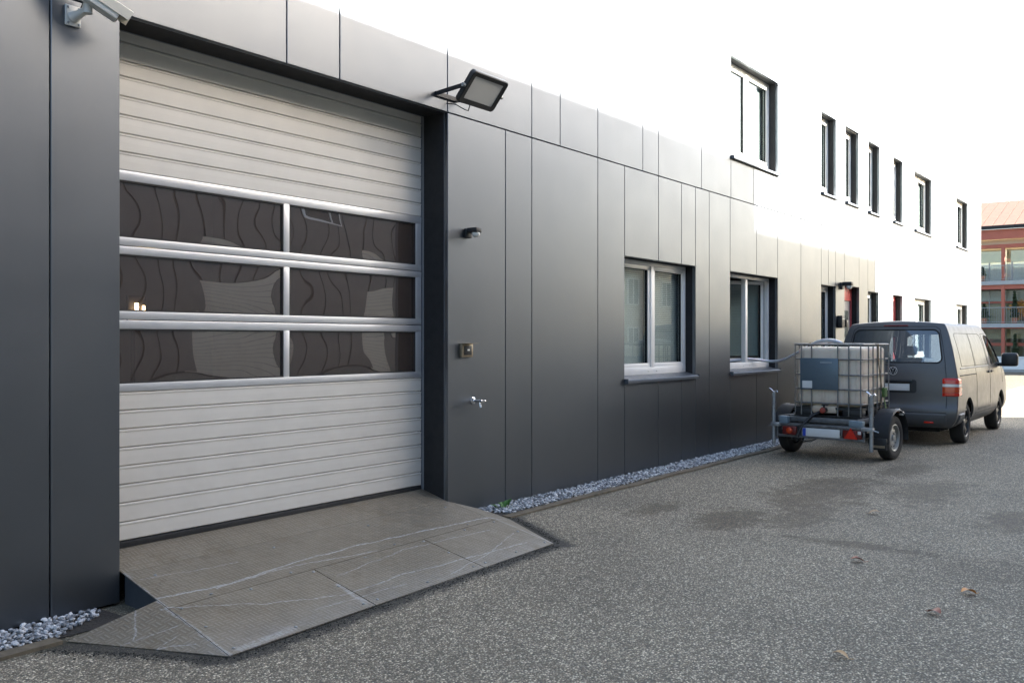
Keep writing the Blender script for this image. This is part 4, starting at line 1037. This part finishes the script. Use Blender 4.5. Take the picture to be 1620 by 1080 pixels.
# hatch, door and panel gaps
GAPM = 'rubber'
outline([(-.80, .545), (-.80, .90), (-.79, 1.15), (-.76, 1.40), (-.715, 1.65), (-.67, 1.86), (-.6, 1.91), (.6, 1.91), (.67, 1.86), (.715, 1.65), (.76, 1.40), (.79, 1.15), (.80, .90), (.80, .545)], rear, .005, 'hatch_gap', GAPM, VN)
for fn in (sideR, sideL):
    outline([(1.62, .45), (1.62, 1.24), (1.66, 1.80)], fn, .004, 'door_gap', GAPM, VN, 6, False)
    outline([(2.86, .45), (2.86, 1.25), (2.83, 1.80)], fn, .004, 'door_gap', GAPM, VN, 6, False)
    outline([(1.62, .46), (2.86, .46), (3.52, .46)], fn, .004, 'door_gap', GAPM, VN, 6, False)
    outline([(2.86, 1.80), (3.5, 1.82), (3.7, 1.70), (4.1, 1.33), (4.12, .9)], fn, .004, 'door_gap', GAPM, VN, 6, False)
    outline([(.42, 1.235), (1.5, 1.235), (2.84, 1.235)], fn, .012, 'belt_highlight_strip', 'van', VN, 8, False, -.002)  # added strip in body paint, imitates the bright highlight along the belt crease
    outline([(.30, 1.125), (1.62, 1.125)], fn, .009, 'slide_rail', GAPM, VN, 10, False)
    outline([(.55, 1.27), (1.75, 1.265), (2.80, 1.265), (2.76, 1.55), (2.70, 1.76), (2.55, 1.80), (.65, 1.80), (.56, 1.76)], fn, .004, 'panel_gap', GAPM, VN, 5)
    outline([(1.70, 1.265), (1.72, 1.80)], fn, .003, 'panel_gap', GAPM, VN, 5, False)
    outline([(.14, .545), (.50, .545), (.56, .52)], fn, .004, 'panel_gap', GAPM, VN, 5, False)
    for xx in (2.72, 3.0):
        p = fn(xx, 1.13, .018); mb = MB(); sg = 1 if p.y > 0 else -1
        mb.rbox(xx-.085, xx+.085, p.y-.012, p.y+.012, p.z-.014, p.z+.014, r=.009); mb.lathe([(.03, -.012), (.026, -.004)], (xx+.0, p.y, p.z), (0, sg, 0), 14); mb.ob('door_handle', M['black'], VN, True)
    patch(rr(2.3, .52, .62, .02, .01), fn, .004, 'sill_trim', 'bumper', VN, 2)
# bumper
nb_ = 40; mb = MB()
prof = [(.335, .004), (.38, .022), (.46, .030), (.515, .022), (.53, .002)]
def round_tail(t, z, off):   # t 0..1 from right flank round the tail to the left flank
    if t < .22: return side(.56-(.56-.18)*t/.22, z, -1, off)
    if t > .78: return side(.18+(.56-.18)*(t-.78)/.22, z, 1, off)
    y = -.80+1.60*(t-.22)/.56
    return rear(y, z, off)
for i in range(nb_+1):
    for z, off in prof: mb.v.append(tuple(round_tail(i/nb_, z, off)))
k = len(prof)
mb.f = [(i*k+j, (i+1)*k+j, (i+1)*k+j+1, i*k+j+1) for i in range(nb_) for j in range(k-1)]
mb.ob('rear_bumper', M['bumper'], VN, True)
mb = MB(); 
for yy in (-.55, .55): mb.rbox(rear(yy, .40).x-.034, rear(yy, .40).x+.0, yy-.07, yy+.07, .375, .405, r=.006)
mb.ob('bumper_reflector', M['red_lens'], VN, True)
# tail lamps wrap the corner
for s_ in (-1, 1):
    tl = None
    for z0, z1, mt in ((.80, .865, 'red_lens'), (.865, .955, 'redorange_lens'), (.955, 1.0, 'clear_lens'), (1.0, 1.10, 'red_lens')):
        mb = MB(); n = 14; m_ = 4
        for i in range(n+1):
            a = R(8+i*86/n)                     # 0 = straight back, 90 = straight sideways
            d = Vector((-math.cos(a), s_*math.sin(a), 0)); c0 = Vector((.33, s_*.70, 0))
            for j in range(m_+1):
                z = z0+.002+(z1-z0-.004)*j/m_; e = .0 if 0 < i < n and not (z0 == .80 and j == 0) and not (z1 == 1.10 and j == m_) else -.018
                h = bvh.ray_cast(Vector((c0.x, c0.y, z)), d); q = h[0] if h[0] is not None else bvh.find_nearest(Vector((c0.x, c0.y, z))+d*.3)[0]
                nn = h[1] if h[1] is not None else d
                nn = nn if nn.dot(d) > 0 else -nn
                mb.v.append(tuple(q+nn*(.014+e)))
        mb.f = [(i*(m_+1)+j, (i+1)*(m_+1)+j, (i+1)*(m_+1)+j+1, i*(m_+1)+j+1) for i in range(n) for j in range(m_)]
        if tl is None: tl = mb.ob('tail_lamp', M[mt], VN, True)
        else: mb.ob('lens', M[mt], tl, True)
# number plate recess, plate, brake light, wiper
outline_poly = rr(0, .95, .36, .105, .04)
patch(outline_poly, rear, .006, 'plate_recess', 'black', VN, 3)
p = rear(0, .94); mb = MB(); mb.rbox(p.x-.022, p.x-.010, -.26, .26, .88, .99, r=.003); mb.ob('number_plate', M['plate_white'], VN, True)
mb = MB(); mb.rbox(p.x-.045, p.x-.0, -.30, .30, 1.015, 1.05, r=.01); mb.ob('plate_grip', M['black'], VN, True)
pts_ = [rear(-.19+i*.0475, 1.925, .006) for i in range(9)]
mb = MB(); mb.tube(pts_, .013, 6); mb.ob('brake_light', plain('dark_red_lens', (.16, .02, .02), .3), VN, True)
mb = MB(); mb.tube([rear(.0, 1.27, .02), rear(.15, 1.30, .025), rear(.5, 1.31, .02)], .008, 6); mb.lathe([(.03, 0), (.026, .03)], rear(0, 1.262, 0), (-1, 0, 0), 12); mb.ob('wiper', M['black'], VN, True)
# round badge with the two letters
bc = rear(0, 1.195, .006); bd = empty('badge', (0, 0, 0), 0, VN)
mb = MB(); mb.lathe([(.062, 0), (.062, .006), (.05, .009)], bc, (-1, 0, 0), 24); mb.ob('disc', M['black'], bd, True)
mb = MB(); mb.tube([(bc.x-.010, bc.y+.064*math.cos(2*math.pi*i/28), bc.z+.064*math.sin(2*math.pi*i/28)) for i in range(28)], .006, 6, True)
def stroke(pl): mb.tube([(bc.x-.012, bc.y-p_[0], bc.z+p_[1]) for p_ in pl], .0045, 6)
stroke([(-.026, .054), (0, .006), (.026, .054)]); stroke([(-.052, .033), (-.022, -.050), (0, -.006), (.022, -.050), (.052, .033)])
mb.ob('emblem', M['alu'], bd, True)
# wheel housings and wheels, underbody
mb = MB()
for xx in (RX, FX): mb.box(xx-.42, xx+.42, -.60, .60, .2, .78)
mb.box(.3, 4.6, -.78, .78, .27, .33); mb.ob('underbody', M['rubber'], VN)
for xx in (RX, FX):
    for s_ in (-1, 1):
        wheel(VN, (xx, s_*.82, .330), s_, .330, .215, .225, 'rim_dark', 'alloy')
        mb = MB(); n = 24; vs = []
        for i in range(n+1):
            a = R(-12+204*i/n); x_, z_ = xx+.40*math.cos(a), .36+.40*math.sin(a)
            vs += [(x_, s_*.58, z_), (x_, s_*.90, z_)]
        mb.add(vs, [(2*i, 2*i+2, 2*i+3, 2*i+1) for i in range(n)]); mb.ob('wheel_liner', M['rubber'], VN, True)
# mirrors
for s_ in (-1, 1):
    mb = MB(); mb.rbox(3.74, 3.90, s_*1.14-.14, s_*1.14+.14, 1.20, 1.45, r=.05, seg=3); mb.rbox(3.77, 3.87, s_*.98-.08, s_*.98+.08, 1.20, 1.27, r=.02); mr = mb.ob('mirror', M['black'], VN, True)
    mb = MB(); mb.rbox(3.732, 3.741, s_*1.14-.11, s_*1.14+.11, 1.235, 1.415, r=.003); mb.ob('mirror_glass', M['black'], mr, True)
# seats seen through the glass
for yy in (-.42, .42):
    mb = MB(); mb.rbox(2.85, 3.02, yy-.25, yy+.25, .6, 1.36, r=.06); mb.rbox(2.95, 3.45, yy-.25, yy+.25, .55, .72, r=.05); mb.ob('seat', M['seat'], VN, True)
    mb = MB(); mb.rbox(2.86, 2.97, yy-.14, yy+.14, 1.40, 1.58, r=.05); mb.tube([(2.92, yy-.06, 1.3), (2.92, yy-.06, 1.45)], .008); mb.tube([(2.92, yy+.06, 1.3), (2.92, yy+.06, 1.45)], .008); mb.ob('headrest', M['seat'], VN, True)
mb = MB(); mb.rbox(3.7, 4.3, -.78, .78, .8, 1.2, r=.08); mb.ob('dashboard', M['seat'], VN, True)
mb = MB(); mb.rbox(.4, 2.7, -.80, .80, .55, .62, r=.02); mb.ob('cargo_floor', M['seat'], VN, True)
for s_ in (-1, 1):
    mb = MB(); mb.rbox(4.62, 4.74, s_*.68-.12, s_*.68+.12, .86, 1.02, r=.03); mb.ob('headlamp', M['clear_lens'], VN, True)

# ------------------------------------------------------------------ building across the yard (casts the shade, seen in the glass)
OY = -13.0; SH = 13.0*SUN_H[0]/-SUN_H[1]; RISE = 13.0/-SUN_H[1]*math.tan(R(SUN_EL))
OT, OL = 4.40+RISE, 3.385+RISE; XS, XE = 14.42+SH, 21.3+SH
OB = tag(empty('opposite_building', (0, 0, 0)), 'brown grey clad hall across the yard with pale shutter doors', 'building')
M['brown_clad'] = plain('brown_grey_cladding', (.15, .135, .12), .6, 0, .1, 1)
M['cream_clad'] = plain('cream_shutter', (.62, .53, .42), .6, 0, .06, 2)
ob1 = MB(); ob1.box(-26, XS, OY-12, OY-.06, -.2, OT); ob1.ob('wall', M['back'], OB)
ob1 = MB(); ob1.box(XS+.001, XE, OY-12, OY-.06, -.2, OL); ob1.ob('wall', M['back'], OB)
doors = [(-2., 1.2), (5.6, 8.8), (13.6, 16.4), (19.4, 20.6)]
x = -26.
while x < XE-.05:
    x2 = min(x+.62, XE if x >= XS-.01 else XS)
    h = OL if x >= XS-.01 else OT
    mid = (x+x2)/2; z0 = .1
    for a, b in doors:
        if a < mid < b: z0 = 3.5
    MB().box(x+.03, x2-.03, OY-.05, OY, z0, h-.02).ob('cladding_board', M['brown_clad'], OB); x = x2
for a, b in doors:
    dr = empty('shutter_door', (0, 0, 0), 0, OB)
    for i in range(14): MB().rbox(a-.25, b+.25, OY-.055, OY-.012, .05+i*.245, .05+(i+1)*.245-.012, r=.006).ob('slat', M['cream_clad'], dr)
for xw in [-8., 2.8, 10.5, 17.6, 22.0, 25.2, 28.]:
    wq = empty('window', (0, 0, 0), 0, OB); zb = 5.4
    mb = MB(); mb.box(xw-.8, xw+.8, OY+.002, OY+.05, zb, zb+.08).box(xw-.8, xw+.8, OY+.002, OY+.05, zb+1.4, zb+1.48).box(xw-.8, xw-.72, OY+.002, OY+.05, zb+.08, zb+1.4).box(xw+.72, xw+.8, OY+.002, OY+.05, zb+.08, zb+1.4).box(xw-.04, xw+.04, OY+.002, OY+.05, zb+.08, zb+1.4); mb.ob('frame', M['white_frame'], wq)
    MB().box(xw-.72, xw+.72, OY+.004, OY+.02, zb+.08, zb+1.4).ob('pane', M['vdark'] if 'vdark' in M else M['black'], wq)
MB().box(-26, XS, OY-12, OY+.06, OT+.001, OT+.06).ob('roof', M['roof'], OB)
MB().box(XS+.002, XE, OY-12, OY+.06, OL+.001, OL+.06).ob('roof', M['roof'], OB)

# ------------------------------------------------------------------ beige house farther along the yard (seen in the window glass)
HB = tag(empty('beige_house', (55, -22, 0)), 'beige rendered two storey house farther along the yard, mirrored in windows', 'house')
M['beige'] = plain('beige_render', (.55, .47, .36), .85, 0, .08, 1)
MB().box(-11, 11, -9, 0, 0, 6.3).ob('wall', M['beige'], HB)
MB().box(-11.3, 11.3, -9.3, .3, 6.302, 6.5).ob('roof', M['slab_'], HB)
for i in range(5):
    for zb in (.9, 3.9):
        xw = -8.8+i*4.4; wq = empty('window', (0, 0, 0), 0, HB)
        MB().box(xw-.6, xw+.6, .002, .05, zb, zb+1.5).ob('pane', M['black'], wq)
        mb = MB()
        for a_, b_, c_, d_ in ((-.7, .7, -.08, 0), (-.7, .7, 1.5, 1.58), (-.7, -.6, 0, 1.5), (.6, .7, 0, 1.5), (-.03, .03, 0, 1.5)): mb.box(xw+a_, xw+b_, .003, .08, zb+c_, zb+d_)
        mb.ob('frame', M['white_frame'], wq)
# ------------------------------------------------------------------ glazed building at the end of the yard
FX0 = 58.
FB = tag(empty('glazed_building', (FX0, 3, 0)), 'far glazed building with red brown steel frame and tiled roof', 'building')
M['redsteel'] = plain('red_brown_steel', (.33, .09, .055), .55, .1, .1, 2)
M['tile'] = plain('orange_roof_tile', (.27, .15, .10), .75, 0, .12, 3)
M['creamwall'] = plain('cream_render', (.62, .55, .42), .8, 0, .06, 1)
M['slab'] = plain('grey_concrete_slab', (.30, .31, .31), .8, 0, .1, 2)
M['yblind'] = plain('cream_blind', (.62, .54, .36), .7, 0, .06, 1)
M['fglass'] = glass('far_glass', (.80, .84, .83), 1.5, 2.0)
Y0, Y1 = -9., 17.
M['whitewall2'] = plain('white_brightening_sheet', (.78, .77, .73), .8, 0, .05, 2)  # for the sheets added behind the far panes to brighten them
def fo(nm, mt, x0, x1, y0, y1, z0, z1, parent=None): return MB().box(x0, x1, y0-3, y1-3, z0, z1).ob(nm, M[mt], parent or FB)
rf = empty('roof', (0, 0, 0), 0, FB)
n_t = 52; tile = None
for i in range(n_t):
    ya_ = Y0-1+(Y1-Y0+2)*i/n_t; yb_ = Y0-1+(Y1-Y0+2)*(i+1)/n_t-.03
    if tile is None:
        mb = MB(); mb.add([(-1.3, 0, 7.86), (-1.3, yb_-ya_, 7.86), (4.5, yb_-ya_, 9.9), (4.5, 0, 9.9), (-1.3, 0, 7.93), (-1.3, yb_-ya_, 7.93), (4.5, yb_-ya_, 9.97), (4.5, 0, 9.97)], [(0, 1, 2, 3), (7, 6, 5, 4), (0, 4, 5, 1), (2, 6, 7, 3), (1, 5, 6, 2), (0, 3, 7, 4)])
        tile = mb.mesh('roof_panel', M['tile'])
    o = link('roof_panel', tile, rf); o.location = (0, ya_-3, 0)
fo('gutter', 'back', -1.42, -1.28, Y0-1, Y1+1, 7.72, 7.90, rf)
fo('fascia', 'redsteel', -1.2, -1.1, Y0, Y1, 7.18, 7.72)
fo('band', 'creamwall', -.6, -.5, Y0, Y1, 6.92, 7.178)
fo('beam', 'redsteel', -.9, -.65, Y0, Y1, 6.72, 6.918)
for zb, zt in ((4.46, 4.70), (2.30, 2.36)): fo('beam', 'redsteel', -.88, -.66, Y0, Y1, zb, zt)
fo('floor_slab', 'slab', -1.0, 6, Y0, Y1, 4.702, 4.92); fo('floor_slab', 'slab', -1.0, 6, Y0, Y1, 2.362, 2.58)
cy = 2.98
for k in range(-4, 6):
    y = cy+k*2.3
    fo('column', 'redsteel', -.92, -.70, y-.085, y+.085, 0, 6.72)
    fo('mullion', 'slab', -.02, .05, y-.35, y-.28, 4.92, 6.0); fo('mullion', 'slab', -.02, .05, y+.80, y+.85, 2.58, 6.0)
    fo('column', 'redsteel', .3, .5, y+.70, y+.85, 0, 2.3)
    for z0, z1 in ((.1, 2.29), (2.6, 4.45), (4.93, 6.7)):
        fo('pane', 'fglass', .1, .12, y+.01, y+2.29, z0, z1)
    fo('blind', 'yblind', .2, .24, y+.02, y+2.28, 6.0, 6.71); fo('brightening_sheet', 'whitewall2', .3, .33, y+.02, y+2.28, 4.93, 5.99); fo('brightening_sheet', 'whitewall2', .3, .33, y+.02, y+2.28, 3.84, 4.44); fo('brightening_sheet', 'yblind', .3, .33, y+.02, y+2.28, 2.60, 3.70)  # blinds, plus pale sheets added behind the panes to brighten the dark glazing
    fo('blind', 'yblind', .2, .24, y+.02, y+2.28, 1.75, 2.29)
    fo('spandrel', 'redsteel', .02, .09, y+.01, y+2.29, 1.35, 1.52)
    fo('spandrel', 'redsteel', .02, .09, y+.01, y+2.29, 3.72, 3.82)
    for zb, zt in ((2.58, 3.45), (4.92, 5.75)):
        rl = MB(); rl.tube([(-.95, y-3, zt), (-.95, y+2.3-3, zt)], .02, 6); rl.tube([(-.95, y-3, zb+.08), (-.95, y+2.3-3, zb+.08)], .015, 6)
        for j in range(19): rl.box(-.957, -.943, y-3+.06+j*.12, y-3+.072+j*.12, zb+.08, zt)
        rl.ob('railing', M['slab'], FB)
fo('back_wall', 'creamwall', 3.2, 3.4, Y0, Y1, 0, 7.9)
fo('end_wall', 'creamwall', -.5, 6, Y1, Y1+.2, 0, 7.8); fo('end_wall', 'creamwall', -.5, 6, Y0-.2, Y0, 0, 7.8)

def foliage(mb, n, fn, s0, s1, r_):
    for _ in range(n):
        p = fn(r_); s_ = r_.uniform(s0, s1); q = Matrix.Translation(p) @ Matrix.Rotation(r_.uniform(0, 6.3), 4, 'Z') @ Matrix.Rotation(r_.uniform(-1.2, 1.2), 4, 'X')
        mb.add([q @ Vector(v) for v in ((-s_, -s_*.5, 0), (s_*.2, -s_*.6, s_*.1), (s_, 0, 0), (0, s_*.6, s_*.15))], [(0, 1, 2, 3)])
M['cypress'] = leaf_mat('cypress_green', (.03, .055, .03), (.05, .08, .04))
M['autumn'] = leaf_mat('autumn_orange', (.50, .22, .04), (.58, .32, .08))
M['bark'] = plain('bark', (.09, .065, .045), .9, 0, .3, 12, .01, 40)
M['pot'] = plain('terracotta_pot', (.33, .15, .09), .8)
def cypress(loc, h, w, seed, label):
    r_ = random.Random(seed); e = tag(empty('cypress', loc), label, 'tree', 'cypresses at the glazed building')
    def f(r):
        t = r.random()**1.2; a = r.random()*6.28; rad = w*(1-t)**.8*math.sqrt(r.random())*(.75+.4*math.sin(a*3+t*9)); return Vector((rad*math.cos(a), rad*math.sin(a), .35+t*(h-.35)))
    mb = MB(); foliage(mb, 1100, f, .03, .09, r_); mb.ob('crown', M['cypress'], e)
    mb = MB(); mb.tube([(0, 0, .25), (0, 0, h*.8)], [.035, .008], 7); mb.ob('trunk', M['bark'], e, True)
    mb = MB(); mb.lathe([(.12, 0), (.17, .28), (.18, .30), (.15, .30), (.14, .25)], (0, 0, 0), (0, 0, 1), 16); mb.ob('pot', M['pot'], e, True)
cypress((57.3, 2.42, 0), 2.0, .30, 3, 'potted cypress on the ground in front of the glazed building')
cypress((57.35, 2.45, 2.58), 1.75, .22, 4, 'slim potted cypress on the balcony beside the orange shrub')
cypress((57.35, 3.95, 2.58), 1.1, .25, 5, 'short potted cypress at the corner of the lower balcony')
cypress((57.35, 4.05, 4.92), .8, .2, 6, 'small potted cypress on the top balcony of the glazed building')
SHB = tag(empty('stand_in_shrub', (57.5, 2.0, 2.58)), 'orange leaved shrub standing in for foliage mirrored in the glazed building', 'shrub')  # leaf mass added in place of orange foliage reflected in the glazing
mb = MB(); r_ = random.Random(9)
def fsh(r):
    a = r.random()*6.28; u_ = r.uniform(-1, 1); q = r.random()**.4*(.8+.3*math.sin(a*4)); s_ = math.sqrt(1-u_*u_); return Vector((.35*q*s_*math.cos(a), .75*q*s_*math.sin(a), .75+.6*q*u_))
foliage(mb, 2200, fsh, .03, .08, r_); mb.ob('crown', M['autumn'], SHB)
mb = MB()
for i in range(5): a = i*1.26; mb.tube([(0, 0, 0), (.08*math.cos(a), .15*math.sin(a), .5), (.2*math.cos(a), .45*math.sin(a), .9)], [.03, .02, .006], 6)
mb.ob('trunk', M['bark'], SHB, True)
# low white wall at the end of the yard
M['whitewall'] = plain('white_painted_wall', (.66, .67, .66), .7, 0, .05, 2)
LW = tag(empty('low_wall', (55.4, -2.5, 0)), 'low white panelled wall in front of the glazed building', 'wall')
for i in range(8): MB().rbox(-.12, .12, -6+i*1.6+.01, -6+(i+1)*1.6-.01, .12, .72, r=.012).ob('wall_panel', M['whitewall'], LW)
MB().box(-.09, .09, -6, 6.8, 0, .119).ob('plinth', M['slab'], LW)
MB().rbox(-.17, .17, -6.05, 6.85, .722, .80, r=.01).ob('coping', M['whitewall'], LW)
